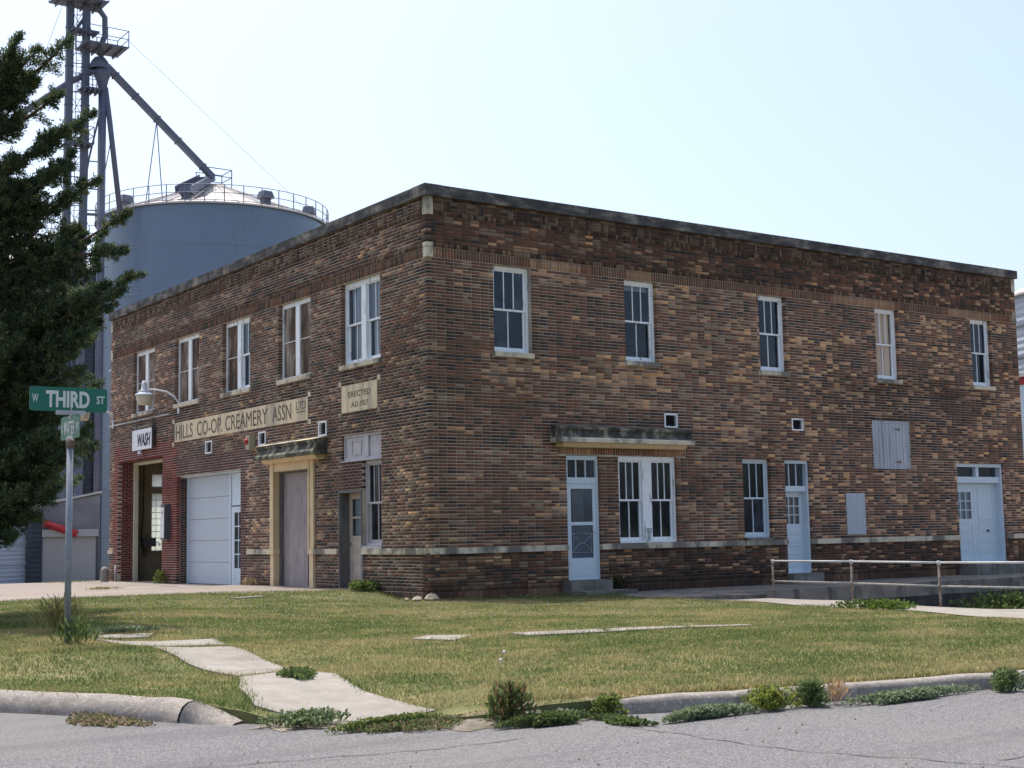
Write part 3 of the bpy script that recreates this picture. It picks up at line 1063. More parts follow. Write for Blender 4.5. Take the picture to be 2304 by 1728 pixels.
for z0, z1 in ((7.605, 7.975), (6.745, 7.04)):
    MB().box(RLEN - .14, RLEN + .012, -.01, .14, z0, z1).build('corner_stone', 'stone', BUILD)
    MB().box(-.01, .14, LLEN - .14, LLEN + .012, z0, z1).build('corner_stone', 'stone', BUILD)


# ------------------------------------------------------------------ windows
def sash_window(F, u0, u1, z0, z1, style, sill=True, d=.10, frame_m='white', upper=3, lower=2, parent=None, casing=.055, head=.075):
    """one hung window filling the opening: window > sash, pane, sill"""
    xf = XF[F]
    fr = MB(xf)
    fr.frame(u0 + .002, u1 - .002, d, d + .14, z0, z1 - .002, casing, .05, head)
    w = fr.build('window', frame_m, BUILD)
    half(F, w, u0 + casing, u1 - casing, z0 + .05, z1 - head, style, d, frame_m, upper, lower)
    if sill: add_sill(F, w, u0, u1, z0)
    return w


def add_sill(F, w, u0, u1, z0):
    mid = (u0 + u1) / 2
    for a, b in ((u0 - .04, mid - .003), (mid + .003, u1 + .04)) if F == 'L' else ((u0 - .01, u1 + .04),):
        MB(XF[F]).box(a, b, -.05, .24, z0 - .10, z0 - .002).build('sill', 'stone', w)


def half(F, w, u0, u1, z0, z1, style, d, fm, upper, lower):
    xf = XF[F]
    zm = (z0 + z1) / 2 + .01
    if style == 'board':
        MB(xf).box(u0 + .002, u1 - .002, d + .03, d + .05, z0 + .002, zm - .008).build('board', 'rotten_board', w)
        MB(xf).box(u0 + .002, u1 - .002, d + .03, d + .05, zm + .008, z1 - .002).build('board', 'rotten_board', w)
        MB(xf).box(u0 + .002, u1 - .002, d + .022, d + .05, zm - .008, zm + .008).build('sash', fm, w)
        return
    s = MB(xf)
    st = .045
    s.frame(u0, u1, d + .03, d + .065, zm - .02, z1, st, .04, .03)
    s.frame(u0, u1, d + .07, d + .105, z0, zm + .02, st, .07, .04)
    for n, a, b, dd in ((upper, zm + .02, z1 - .03, d + .034), (lower, z0 + .07, zm - .02, d + .074)):
        for k in range(1, n):
            uu = u0 + st + (u1 - u0 - 2 * st) * k / n
            s.box(uu - .011, uu + .011, dd, dd + .026, a, b)
    s.build('sash', fm, w)
    for n, a, b, dd in ((upper, zm + .02, z1 - .03, d + .05), (lower, z0 + .07, zm - .02, d + .09)):
        for k in range(n if style != 'tanboards' else 0):
            a0 = u0 + st + (u1 - u0 - 2 * st) * k / n
            a1 = u0 + st + (u1 - u0 - 2 * st) * (k + 1) / n
            tilt = random.uniform(-.006, .006)
            pm = MB(xf)
            pm.add([(a0, dd, a), (a1, dd + tilt, a), (a1, dd + tilt * .5, b), (a0, dd - tilt, b)], [(0, 1, 2, 3)])
            pm.build('pane', 'glass', w)
    if style == 'curtain':
        cm = MB(xf)
        n = 14
        vs = []
        ua, ub = u0 + (u1 - u0) * .38, u1
        for k in range(n + 1):
            uu = ua + (ub - ua) * k / n
            vs += [(uu, d + .17 + .015 * math.sin(k * 2.1), z0), (uu, d + .17 + .015 * math.sin(k * 2.1 + .4), z1)]
        cm.add(vs, [(2 * k, 2 * k + 2, 2 * k + 3, 2 * k + 1) for k in range(n)])
        cm.build('curtain', 'curtain', w)
    if style == 'tanboards':
        for k in range(3):
            a0 = u0 + (u1 - u0) * (.02 + .30 * k)
            MB(xf).box(a0, a0 + (u1 - u0) * .285, d + .108, d + .125, z0, z1).build('board', 'tan_board', w)
    if style == 'shade':
        MB(xf).box(u0, u1, d + .15, d + .155, z1 - .12, z1).build('blind', 'curtain', w)


for i, (a, b) in enumerate(UPR):
    w = sash_window('R', a, b, 4.94, 6.735, ('plain', 'shade', 'plain', 'tanboards', 'plain')[i])
sash_window('R', LOWW[0], LOWW[1], 1.06, LOWW[3], 'plain', sill=False, frame_m='white_clean')
MB(XR).box(LOWW[0] - .01, LOWW[1] + .02, -.05, .2, 1.0, 1.055).build('sill', 'concrete_old', BUILD)


def double_window(F, u0, u1, z0, z1, styles, mull, sill=True, d=.10, fm='white', upper=2, lower=2, head=.10, casing=.055):
    xf = XF[F]
    fr = MB(xf)
    fr.frame(u0 + .002, u1 - .002, d, d + .14, z0, z1 - .002, casing, .05, head)
    m0, m1 = (u0 + u1) / 2 - mull / 2, (u0 + u1) / 2 + mull / 2
    fr.box(m0, m1, d - .012, d + .13, z0 + .052, z1 - head)
    w = fr.build('window', fm, BUILD)
    half(F, w, u0 + casing, m0, z0 + .05, z1 - head, styles[0], d, fm, upper, lower)
    half(F, w, m1, u1 - casing, z0 + .05, z1 - head, styles[1], d, fm, upper, lower)
    if sill: add_sill(F, w, u0, u1, z0)
    return w


# left-hand front, nearest first; styles: (near half, far half)
LST = [('curtain', 'curtain'), ('board', 'board'), ('plain', 'board'), ('board', 'board'), ('board', 'board')]
for (a, b), st in zip(UPL, LST):
    double_window('L', a, b, 4.94, 6.735, st, .20 if st[0] != 'curtain' else .2)
pw = double_window('R', PAIR[0], PAIR[1], 1.005, PAIR[3], ('plain', 'plain'), .26, sill=False, upper=3, lower=2, d=.06)
mb = MB(XR)
mb.box(5.53, 5.63, -.0, .045, 1.22, 1.32)
mb.box(5.545, 5.60, .01, .045, 1.05, 1.16)
mb.build('latch_box', 'grey_panel', pw)

# ------------------------------------------------------------------ vents
for F, L_ in (('R', VR), ('L', VL)):
    for (a, b, c, d) in L_:
        v = MB(XF[F]).frame(a - .004, b + .004, -.02, .10, c - .004, d + .004, .032).build('vent', 'white', BUILD)
        MB(XF[F]).box(a + .03, b - .03, .09, .1, c + .03, d - .03).build('back_plate', 'black', v)
        for k in range(4):
            z = c + .05 + k * (d - c - .08) / 4
            MB(XF[F]).extrude([(.02, z), (.075, z + .05), (.08, z + .045), (.025, z - .005)], a + .033, b - .033).build('louvre', 'black', v)

# ------------------------------------------------------------------ right-hand front: doors, hatch, canopy
def canopy(F, u0, u1, zb, dp):
    xf = XF[F]
    s = dp / .42
    P1 = [(.0, zb + .09), (-.42 * s, zb + .09), (-.425 * s, zb + .16), (-.40 * s, zb + .19)] + [(.0, zb + .19)]
    P2 = [(.0, zb + .192), (-.395 * s, zb + .192), (-.34 * s, zb + .235), (-.31 * s, zb + .31), (-.31 * s, zb + .345), (-.35 * s, zb + .355), (-.36 * s, zb + .41), (.0, zb + .47)]
    P3 = [(.0, zb), (-.22 * s, zb), (-.26 * s, zb + .04), (-.30 * s, zb + .088), (.0, zb + .088)]
    c = MB(xf).extrude(P2, u0, u1).build('canopy', 'stone_dark', BUILD)
    MB(xf).extrude(P1, u0 - .02, u1 + .02).build('lip', 'stone_dark' if F == 'L' else 'stone', c)
    MB(xf).extrude(P3, u0 + .12, u1 - .12).build('bed_mould', 'stone_yellow', c)
    if F == 'L':
        MB(xf).extrude([(.0, zb + .473), (-.375 * s, zb + .413), (-.375 * s, zb + .424), (.0, zb + .50)], u0 - .02, u1 + .02).build('cap', 'plaque', c)  # thin cream sheet: the sunlit top edge is put into its colour
    return c


canopy('R', 2.95, 6.60, 3.02, .40)
canopy('L', 4.30, 7.30, 2.985, .36)

# front screen door
u0, u1, z0, z1 = DOOR1
fr = MB(XR)
fr.frame(u0 + .003, u1 - .003, .05, .19, .27, z1 - .003, .06, .03, .09)
fr.box(u0 + .06, u1 - .06, .06, .18, 2.27, 2.40)
for k in (1, 2):
    uu = u0 + .06 + (u1 - u0 - .12) * k / 3
    fr.box(uu - .013, uu + .013, .08, .13, 2.40, 2.77)
d1 = fr.build('door', 'white_clean', BUILD)
lf = MB(XR)
a, b = u0 + .062, u1 - .062
lf.frame(a, b, .07, .11, .30, 2.265, .085, .42, .10)
lf.box(a + .085, b - .085, .072, .108, 1.40, 1.47)
lf.box(a + .02, b - .02, .062, .07, .34, .66)
lf.build('door_leaf', 'white_clean', d1)
MB(XR).box(a + .086, b - .086, .088, .092, 1.47, 2.165).build('pane', 'glass', d1)
MB(XR).box(a + .086, b - .086, .088, .092, .72, 1.40).build('screen', 'screen', d1)
sc = MB(XR)
cx, cz = (a + b) / 2, 1.03
W2, H2 = (b - a) / 2 - .10, .20
for sx in (-1, 1):
    for sz in (-1, 1):
        sc.tube([(cx + sx * W2 * t, .08, cz + sz * H2 * (t ** 1.6)) for t in (.02, .25, .5, .75, 1)], .007, 5)
        sc.tube([(cx + sx * (W2 * .62 + .045 * math.cos(q)), .08, cz + sz * (H2 * .78) + .045 * math.sin(q)) for q in np.linspace(0, 5.2, 10)], .006, 5)
    sc.tube([(cx + sx * W2 * .86, .08, cz - H2), (cx + sx * W2 * .86, .08, cz + H2)], .006, 5)
sc.tube([(cx - W2 * 1.1, .08, cz + H2), (cx + W2 * 1.1, .08, cz + H2)], .006, 5)
sc.tube([(cx - W2 * 1.1, .08, cz - H2), (cx + W2 * 1.1, .08, cz - H2)], .006, 5)
sc.build('scrollwork', 'scroll', d1)
MB(XR).tube([(b - .04, .055, 1.25), (b - .04, .02, 1.25), (b - .12, .02, 1.25)], .012, 6).build('handle', 'galv', d1)
for k in range(3):
    MB(XR).add([(u0 + .06 + (u1 - u0 - .12) * k / 3, .11, 2.40), (u0 + .06 + (u1 - u0 - .12) * (k + 1) / 3, .11, 2.40), (u0 + .06 + (u1 - u0 - .12) * (k + 1) / 3, .11, 2.77), (u0 + .06 + (u1 - u0 - .12) * k / 3, .11, 2.77)], [(0, 1, 2, 3)]).build('pane', 'glass', d1)
cm = MB(XR)
vs = []
for k in range(13):
    uu = a + .12 + (b - a - .3) * k / 12
    sway = .12 * max(0, 1 - abs(k - 4) / 3)
    vs += [(uu, .26 + .02 * math.sin(k * 2.3), 1.3 + sway), (uu, .26 + .02 * math.sin(k * 2.3), 2.14)]
cm.add(vs, [(2 * k, 2 * k + 2, 2 * k + 3, 2 * k + 1) for k in range(12) if k != 3])
cm.build('curtain', 'tan_board', d1)
st = MB()
st.box(3.16, 4.24, -.32, .045, .13, .268)
st.box(3.16, 4.24, -.33, .04, -.2, .127)
st.box(3.2, 4.55, -.75, -.335, -.2, .06)
st.build('door_step', 'concrete_old', BUILD)

# nine-light door in its deep reveal
u0, u1, z0, z1 = DOOR2
fr = MB(XR)
fr.frame(u0 + .003, u1 - .003, .06, .30, .21, z1 - .003, .055, .02, .08)
fr.box(u0 + .055, u1 - .055, .10, .29, 2.12, 2.25)
for k in (1, 2):
    uu = u0 + .055 + (u1 - u0 - .11) * k / 3
    fr.box(uu - .014, uu + .014, .16, .20, 2.25, 2.78)
d2 = fr.build('door', 'white_clean', BUILD)
a, b = u0 + .057, u1 - .057
lf = MB(XR)
lf.box(a, b, .235, .275, .22, 1.36)
lf.box(a, b, .235, .275, 1.99, 2.118)
lf.box(a, a + .10, .235, .275, 1.36, 1.99)
lf.box(b - .10, b, .235, .275, 1.36, 1.99)
for k in (1, 2):
    uu = a + .10 + (b - a - .2) * k / 3
    lf.box(uu - .012, uu + .012, .24, .27, 1.36, 1.99)
    zz = 1.36 + .21 * k
    lf.box(a + .1, b - .1, .242, .268, zz - .012, zz + .012)
for zz in (.34, .62, .90):
    lf.box(a + .09, b - .09, .222, .2345, zz + .03, zz + .045)
    lf.box(a + .09, b - .09, .222, .2345, zz + .22, zz + .235)
lf.build('door_leaf', 'white_clean', d2)
for i in range(3):
    for k in range(3):
        aa = a + .10 + (b - a - .2) * i / 3
        bb = a + .10 + (b - a - .2) * (i + 1) / 3
        MB(XR).add([(aa, .255, 1.36 + .21 * k), (bb, .255, 1.36 + .21 * k), (bb, .255, 1.57 + .21 * k), (aa, .255, 1.57 + .21 * k)], [(0, 1, 2, 3)]).build('pane', 'glass', d2)
MB(XR).box(a + .05, b - .05, .30, .31, 1.3, 2.05).build('curtain', 'tan_board', d2)
for k in range(3):
    aa, bb = u0 + .055 + (u1 - u0 - .11) * k / 3, u0 + .055 + (u1 - u0 - .11) * (k + 1) / 3
    MB(XR).add([(aa, .18, 2.25), (bb, .18, 2.25), (bb, .18, 2.78), (aa, .18, 2.78)], [(0, 1, 2, 3)]).build('pane', 'glass', d2)
MB().box(9.7, 10.7, -.22, .058, -.1, .205).build('door_step', 'concrete_old', BUILD)

# blank panel and boarded hatch
MB(XR).box(11.80, 12.47, -.012, .06, 1.09, 2.08).build('blank_panel', 'grey_panel', BUILD)
hs = MB(XR).box(HATCH[0] + .004, HATCH[1] - .004, .055, .08, HATCH[2], HATCH[3] - .004).build('hatch', 'grey_plank', BUILD)
n = 11
for k in range(n):
    a = HATCH[0] + .006 + (HATCH[1] - HATCH[0] - .012) * k / n
    b = HATCH[0] + .006 + (HATCH[1] - HATCH[0] - .012) * (k + 1) / n - .008
    prd = .0 if k < 3 else .014
    MB(XR).box(a, b, .022 - prd + random.uniform(-.002, .002), .052, HATCH[2] + .006, HATCH[3] - (.01 if k < 3 else .075)).build('plank', 'grey_plank', hs)
MB(XR).box(HATCH[0] + .40, HATCH[1] - .01, .012, .05, HATCH[3] - .07, HATCH[3] - .01).build('plank', 'grey_plank', hs)
for zz in (2.86, 3.68):
    MB(XR).add([(13.66, .004, zz - .01), (13.90, .004, zz - .035), (13.90, .004, zz + .045), (13.66, .004, zz + .012), (13.66, .008, zz - .01), (13.90, .008, zz - .035), (13.90, .008, zz + .045), (13.66, .008, zz + .012)],
               [(0, 1, 2, 3), (7, 6, 5, 4), (0, 4, 5, 1), (2, 6, 7, 3), (1, 5, 6, 2), (3, 7, 4, 0)]).build('hinge', 'rusty', hs)

# double doors at the far end
u0, u1, z0, z1 = DDOOR
fr = MB(XR)
fr.frame(u0 + .003, u1 - .003, .05, .32, .27, z1 - .003, .07, .02, .09)
fr.box(u0 + .07, u1 - .07, .09, .31, 2.36, 2.52)
mid = (u0 + u1) / 2
fr.box(mid - .06, mid + .06, .10, .30, 2.52, 2.78)
d3 = fr.build('door', 'white_clean', BUILD)
for s, (a, b) in enumerate(((u0 + .072, mid - .004), (mid + .004, u1 - .072))):
    lf = MB(XR)
    glz = s == 0
    zt = 2.355
    if glz:
        lf.box(a, b, .24, .28, .28, 1.42)
        lf.box(a, b, .24, .28, 2.12, zt)
        lf.box(a, a + .11, .24, .28, 1.42, 2.12)
        lf.box(b - .13, b, .24, .28, 1.42, 2.12)
        for k in (1, 2):
            uu = a + .11 + (b - a - .24) * k / 3
            lf.box(uu - .014, uu + .014, .245, .275, 1.42, 2.12)
            zz = 1.42 + .70 * k / 3
            lf.box(a + .11, b - .13, .247, .273, zz - .014, zz + .014)
    else:
        lf.box(a, b, .24, .28, .28, zt)
        lf.frame(a + .12, b - .12, .226, .24, 1.40, 2.22, .03)
    for zz in (.34, .60, .86, 1.12):
        lf.frame(a + .11, b - .11, .228, .24, zz, zz + .21, .022)
    lf.build('door_leaf', 'white_clean', d3)
    if glz:
        for i in range(3):
            for k in range(3):
                aa, bb = a + .11 + (b - a - .24) * i / 3, a + .11 + (b - a - .24) * (i + 1) / 3
                zz = 1.42 + .70 * k / 3
                MB(XR).add([(aa, .26, zz), (bb, .26, zz), (bb, .26, zz + .233), (aa, .26, zz + .233)], [(0, 1, 2, 3)]).build('pane', 'glass', d3)
        MB(XR).box(a + .05, b - .05, .30, .31, 1.35, 2.2).build('curtain', 'curtain', d3)
    aa, bb = (u0 + .07, mid - .06) if s == 0 else (mid + .06, u1 - .07)
    MB(XR).add([(aa, .2, 2.52), (bb, .2, 2.52), (bb, .2, 2.78), (aa, .2, 2.78)], [(0, 1, 2, 3)]).build('pane', 'glass', d3)
    MB(XR).box(aa, bb, .28, .29, 2.5, 2.8).build('curtain', 'interior', d3)  # dark sheet rather than cloth, coloured like the dim interior behind the transom
MB(XR).tube([(mid + .48, .225, 1.10), (mid + .48, .18, 1.10)], .03, 8).build('handle', 'dark_metal', d3)
MB().box(15.95, 18.6, -.55, .048, -.1, .265).build('door_step', 'concrete_old', BUILD)

# ------------------------------------------------------------------ left-hand front
# main doorway with cream surround and plywood
u0, u1, z0, z1 = MAIN
s = MB(XL)
s.box(6.935, 7.13, -.05, .14, 1.0, 3.03)
s.box(4.88, 5.085, -.05, .14, 1.0, 3.03)
s.box(5.0852, 6.9348, -.052, .14, 2.80, 3.03)
s.box(6.90, 6.96, -.075, -.051, 1.0, 2.99)
s.box(5.05, 5.11, -.075, -.051, 1.0, 2.99)
sur = s.build('door_surround', 'stone_yellow', BUILD)
for a, b in ((6.90, 7.13), (4.87, 5.12)):
    MB(XL).box(a, b, -.07, .14, BELT[0] - .002, .998).build('belt_stone', 'stone_yellow', sur)
    MB(XL).box(a + .03, b - .03, -.05, .14, .02, BELT[0] - .004).build('plinth', 'stone_yellow', sur)
fr = MB(XL)
fr.frame(u0 + .002, u1 - .002, .10, .26, .1, z1 - .002, .06, .02, .04)
dm = fr.build('door', 'dark_frame', BUILD)
MB(XL).box(u0 + .06, u1 - .06, .225, .24, .12, z1 - .045).build('backing', 'black', dm)
MB(XL).box(u0 + .06, u0 + .50, .20, .22, .12, z1 - .045).build('plywood_sheet', 'plywood', dm)
MB(XL).box(u0 + .545, u1 - .06, .195, .22, .12, 1.93).build('plywood_sheet', 'plywood', dm)
MB(XL).box(u0 + .522, u1 - .06, .197, .22, 1.934, z1 - .045).build('plywood_sheet', 'plywood', dm)

# transom boards over the small door and tall window
u0, u1, z0, z1 = COMBO_T
fr = MB(XL).frame(u0 + .002, u1 - .002, .05, .18, z0, z1 - .002, .05).build('transom', 'purple_grey', BUILD)
MB(XL).box(2.52, 2.68, .045, .17, z0 + .052, z1 - .05).build('mullion', 'purple_grey', fr)
MB(XL).box(2.682, u1 - .052, .08, .10, z0 + .05, z1 - .05).build('board', 'purple_grey', fr)
MB(XL).frame(2.86, 3.3, .06, .079, z0 + .12, z1 - .12, .03).build('moulding', 'purple_grey', fr)
for k in range(4):
    a = u0 + .054 + k * (2.52 - u0 - .056) / 4
    MB(XL).box(a, a + (2.52 - u0 - .056) / 4 - .006, .085, .10, z0 + .05, z1 - .05).build('board', 'purple_grey', fr)
MB(XL).box(1.88, 3.62, -.02, .05, z0 - .028, z0 - .002).build('transom_sill', 'purple_grey', BUILD)
sash_window('L', COMBO_W[0], COMBO_W[1], 1.06, COMBO_W[3] - .03, 'plain', sill=False, frame_m='purple_grey', d=.08)
MB(XL).box(COMBO_W[0] - .02, COMBO_W[1] + .0, -.03, .2, 1.002, 1.056).build('sill', 'purple_grey', BUILD)
u0, u1, z0, z1 = COMBO_D
fr = MB(XL)
fr.frame(u0 + .002, u1 - .002, -.012, .30, z0, z1 - .002, .05, .02, .05)
ds = fr.build('door', 'dark_frame', BUILD)
a, b = u0 + .052, u1 - .052
lf = MB(XL)
lf.box(a, b, .24, .28, .12, 1.27)
lf.box(a, b, .24, .28, 2.06, 2.185)
lf.box(a, a + .12, .24, .28, 1.27, 2.06)
lf.box(b - .12, b, .24, .28, 1.27, 2.06)
lf.box(a + .12, b - .12, .242, .278, 1.64, 1.68)
for k in range(4):
    lf.frame(a + .11, b - .11, .228, .239, .20 + k * .265, .42 + k * .265, .02)
lf.build('door_leaf', 'old_door', ds)
for zz, zt in ((1.27, 1.64), (1.68, 2.06)):
    MB(XL).add([(a + .12, .26, zz), (b - .12, .26, zz), (b - .12, .26, zt), (a + .12, .26, zt)], [(0, 1, 2, 3)]).build('pane', 'glass', ds)
MB(XL).box(a + .1, b - .1, .32, .33, 1.2, 2.1).build('curtain', 'curtain', ds)
MB(XL).tube([(b - .06, .24, 1.1), (b - .06, .19, 1.1)], .025, 8).build('handle', 'rusty', ds)

# garage bay
u0, u1, z0, z1 = GAR
g = MB(XL)
g.box(u0 + .02, 9.05, .30, .36, .08, z1)
g.box(10.16, 10.24, .29, .37, .08, z1)
g.box(12.98, u1 + .002, .29, .37, .08, z1)
g.box(u0 + .003, u1, .12, .37, z1 - .035, z1 + .004)
gd = g.build('garage_door', 'white_clean', BUILD)
hh = (z1 - .04 - .10) / 5
for k in range(5):
    MB(XL).box(10.245, 12.975, .32, .36, .10 + k * hh + .006, .10 + (k + 1) * hh - .006).build('door_panel', 'lavender_white', gd)
MB(XL).box(10.245, 12.975, .345, .37, .09, z1 - .04).build('backing', 'grey_panel', gd)
MB(XL).box(9.052, 10.155, .32, .36, 2.10, z1 - .04).build('fill_panel', 'white_clean', gd)
wd = MB(XL)
wd.box(9.055, 10.15, .31, .35, .10, .52)
wd.box(9.055, 10.15, .31, .35, 1.92, 2.07)
wd.box(9.055, 9.25, .31, .35, .52, 1.92)
wd.box(9.98, 10.15, .31, .35, .52, 1.92)
for k in (1, 2):
    wd.box(9.25 + k * .2433 - .014, 9.25 + k * .2433 + .014, .315, .345, .52, 1.92)
for k in (1, 2, 3):
    wd.box(9.25, 9.98, .317, .343, .52 + k * .35 - .014, .52 + k * .35 + .014)
wd.frame(9.3, 9.95, .30, .309, .16, .46, .025)
wd.build('walk_door', 'white_clean', gd)
for i in range(3):
    for k in range(4):
        MB(XL).add([(9.25 + i * .2433, .33, .52 + k * .35), (9.25 + (i + 1) * .2433, .33, .52 + k * .35), (9.25 + (i + 1) * .2433, .33, .87 + k * .35), (9.25 + i * .2433, .33, .87 + k * .35)], [(0, 1, 2, 3)]).build('pane', 'glass', gd)

# wash bay frame
u0, u1, z0, z1 = WASH
wf = MB(XL)
wf.box(17.60, 17.71, .46, .58, .06, 3.50)
wf.box(14.16, 14.27, .46, .58, .06, 3.50)
wf.box(14.16, 17.71, .46, .58, 3.502, 3.578)
wf.build('bay_frame', 'cream_trim', BUILD)
MB().box(.1, .6, 14.153, 17.72, 3.58, 3.70).build('lintel', 'rear_brick', BUILD)

# plaques with lettering and the little corner blocks
EU, EV = (0, -1, 0), (0, 0, 1)


def plaque(name, r, pieces):
    u0, u1, z0, z1 = r
    ob = None
    cutp = [u0] + pieces + [u1]
    for a, b in zip(cutp, cutp[1:]):
        o = MB(XL).box(a + .002, b - .002, -.008, .10, z0, z1).build('plaque' if ob is None else 'plaque_block', 'plaque', BUILD if ob is None else ob)
        ob = ob or o
    for uu in (u0 - .14, u1 + .01):
        for zz in (z0 - .10, z1 - .01):
            MB(XL).box(uu, uu + .13, -.010, .08, zz, zz + .11).build('corner_block', 'stone', ob)
    return ob


p1 = plaque('plaque', PLQ, [6.0, 7.2, 8.6, 10.1, 11.8])
for t, ya, yb, za, zb in (('HILLS', 13.14, 11.96, 3.97, 4.35), ('CO-OP.', 11.66, 10.0, 3.97, 4.35), ('CREAMERY', 9.82, 7.33, 3.97, 4.35), ("ASSN", 7.06, 6.06, 3.985, 4.35), ('LTD', 5.80, 5.31, 4.165, 4.35)):
    text_mesh('lettering', t, 'ink_stone', p1, (-.009, ya, za), EU, EV, ya - yb, zb - za, .004)
MB(XL).box(5.33, 5.79, -.0125, -.009, 4.10, 4.122).build('lettering', 'ink_stone', p1)
p2 = plaque('plaque', PLQ2, [])
text_mesh('lettering', 'ERECTED', 'ink_stone', p2, (-.009, 3.28, 4.225), EU, EV, .97, .125, .004)
text_mesh('lettering', 'A.D.1927', 'ink_stone', p2, (-.009, 3.15, 4.005), EU, EV, .73, .115, .004)

# ------------------------------------------------------------------ things fixed to the left-hand front
def local(xf_loc):
    return lambda x, y, z: (x - xf_loc[0], y - xf_loc[1], z - xf_loc[2])


# wash sign
ws = empty('wash_sign', (-.12, 15.41, 3.84), 'white board lettered WASH over the open wash bay', 'sign')
off = local((-.12, 15.41, 3.84))
MB(off).box(-.135, -.10, 14.62, 16.20, 3.84, 4.42).build('signboard', 'board_white', ws)
MB(off).box(-.145, -.095, 14.59, 14.62, 3.82, 4.5).build('edge_trim', 'dark_metal', ws)
MB(off).box(-.145, -.095, 16.20, 16.23, 3.82, 4.5).build('edge_trim', 'dark_metal', ws)
t = text_mesh('lettering', 'WASH', 'ink', ws, (-.136 + .12, 15.75 - 15.41, 3.93 - 3.84), EU, EV, 1.02, .37, .004, bold=.03, shear=.25)
br = MB(off)
for yy in (14.85, 15.9):
    br.tube([(-.0, yy, 4.66), (-.1, yy, 4.70), (-.14, yy, 4.60), (-.12, yy, 4.44)], .02, 6)
    br.tube([(-.1, yy + .1 * math.cos(q), 4.6 + .09 * math.sin(q)) for q in np.linspace(0, 5.6, 10)], .016, 5)
br.tube([(-.1, 14.62, 4.5), (-.1, 16.2, 4.5)], .018, 6)
br.build('bracket', 'rusty', ws)
MB(off).lathe((-.12, 15.6, 3.72), [(.0, .1), (.05, .08), (.07, .0), (.0, -.01)], 10).build('lamp_holder', 'white_clean', ws)
tag(MB().tube([(-.03, 13.62, 4.71), (-.03, 18.5, 4.72)], .014, 6).build('conduit', 'galv'), 'pale straight pipe running along the wall below the upper windows', 'pipe')

# gooseneck lamps
def wall_lamp(loc, label):
    r = empty('wall_lamp', loc, label, 'lamp', 'gooseneck wall lamps')
    MB().tube([(0, 0, -.18), (-.03, .0, .02), (-.12, .04, .16), (-.3, .16, .30), (-.55, .32, .36), (-.72, .42, .36)], .026, 8).build('arm', 'lamp_metal', r, True)
    MB().box(-.03, -.002, -.06, .06, -.3, -.05).build('bracket', 'lamp_metal', r)
    MB().lathe((-.8, .47, 0), [(.0, .60), (.06, .60), (.075, .5), (.09, .36), (.15, .33), (.155, .28), (.0, .27)], 18).build('housing', 'lamp_metal', r, True)
    MB().lathe((-.8, .47, 0), [(.10, .30), (.24, .24), (.25, .2), (.235, .195)], 20).build('reflector', 'white_clean', r, True)
    MB().lathe((-.8, .47, 0), [(.22, .22), (.215, .1), (.19, .0), (.15, -.05), (.0, -.06)], 20).build('globe', 'globe', r, True)
    return r


wall_lamp((0, 12.95, 4.97), 'white gooseneck lamp in front of the boarded window farthest from the corner')
wall_lamp((0, 18.2, 4.95), 'white gooseneck lamp half hidden by the street sign at the far end')

# bell alarm
al = empty('alarm_bell', (0, 8.15, 3.57), 'cream alarm box with a red bell beside the doorway canopy', 'alarm')
MB().box(-.16, -.002, -.10, .10, -.17, .18).build('housing', 'alarm_box', al)
MB().tube([(-.162, .02, .03), (-.20, .02, .03), (-.235, .02, .03)], [.07, .065, .02], 12).build('bell', 'red', al, True)
MB().box(-.185, -.165, -.02, .06, -.05, .0).build('bell_plate', 'red', al)

# price board on the pier between the bays
pb = empty('price_board', (0, 13.66, 1.75), 'narrow white price panel in a dark box on the red brick pier', 'sign')
MB().box(-.17, -.002, -.14, .14, -.48, .49).build('box', 'dark_metal', pb)
MB().box(-.176, -.171, -.10, .11, -.43, .40).build('panel', 'board_white', pb)
MB().box(-.178, -.1765, -.03, .04, .22, .30).build('printed_mark', 'red', pb)

# guard post and standpipe
MB().lathe((0, 0, 0), [(.125, -.05), (.125, .28), (.115, .36), (.085, .42), (.04, .45), (.0, .455)], 20)
gp = MB().lathe((0, 0, 0), [(.125, -.05), (.125, .28), (.115, .36), (.085, .42), (.04, .45), (.0, .455)], 20).build('guard_post', 'concrete', None, True, (-.3, 17.95, .06))
tag(gp, 'short round topped concrete guard post at the far corner of the building', 'bollard')
tag(MB().tube([(0, 0, -.1), (0, 0, .5)], .022, 8).build('standpipe', 'galv', None, True, (-.12, 17.55, .06)), 'thin upright pipe beside the concrete guard post', 'pipe')
tag(MB().tube([(-.03, 2.68, .98), (-.03, 2.68, .3), (-.05, 2.60, .17), (-.03, 2.5, .1)], .013, 6).build('downpipe', 'galv'), 'thin white pipe running down beside the small brown door', 'pipe')

# pressure washer on the bay wall
pwz = empty('pressure_washer', (1.03, 18.0, 1.2), 'dark pressure washer unit hung on the wash bay wall', 'washer')
MB().box(-.19, .2, -.16, .07, -.12, .13).build('cabinet', 'dark_metal', pwz)
MB().tube([(-.14, -.02, -.12), (-.16, -.05, -.35), (-.1, -.05, -.42), (-.06, -.04, -.2)], .018, 6).build('hose', 'ink', pwz, True)
MB().tube([(-.12, .05, 2.3), (-.14, .02, .9), (-.22, -.02, .1), (-.30, -.03, .12), (-.33, .0, .42)], .014, 6).build('hose', 'ink', pwz, True)
MB().tube([(.2, -.04, -.02), (.3, -.05, .02), (.36, -.05, -.06), (.34, -.05, -.12)], .014, 6).build('hose', 'ink', pwz, True)
MB().box(-.38, -.28, .0, .07, .34, .52).build('gun_holder', 'dark_metal', pwz)

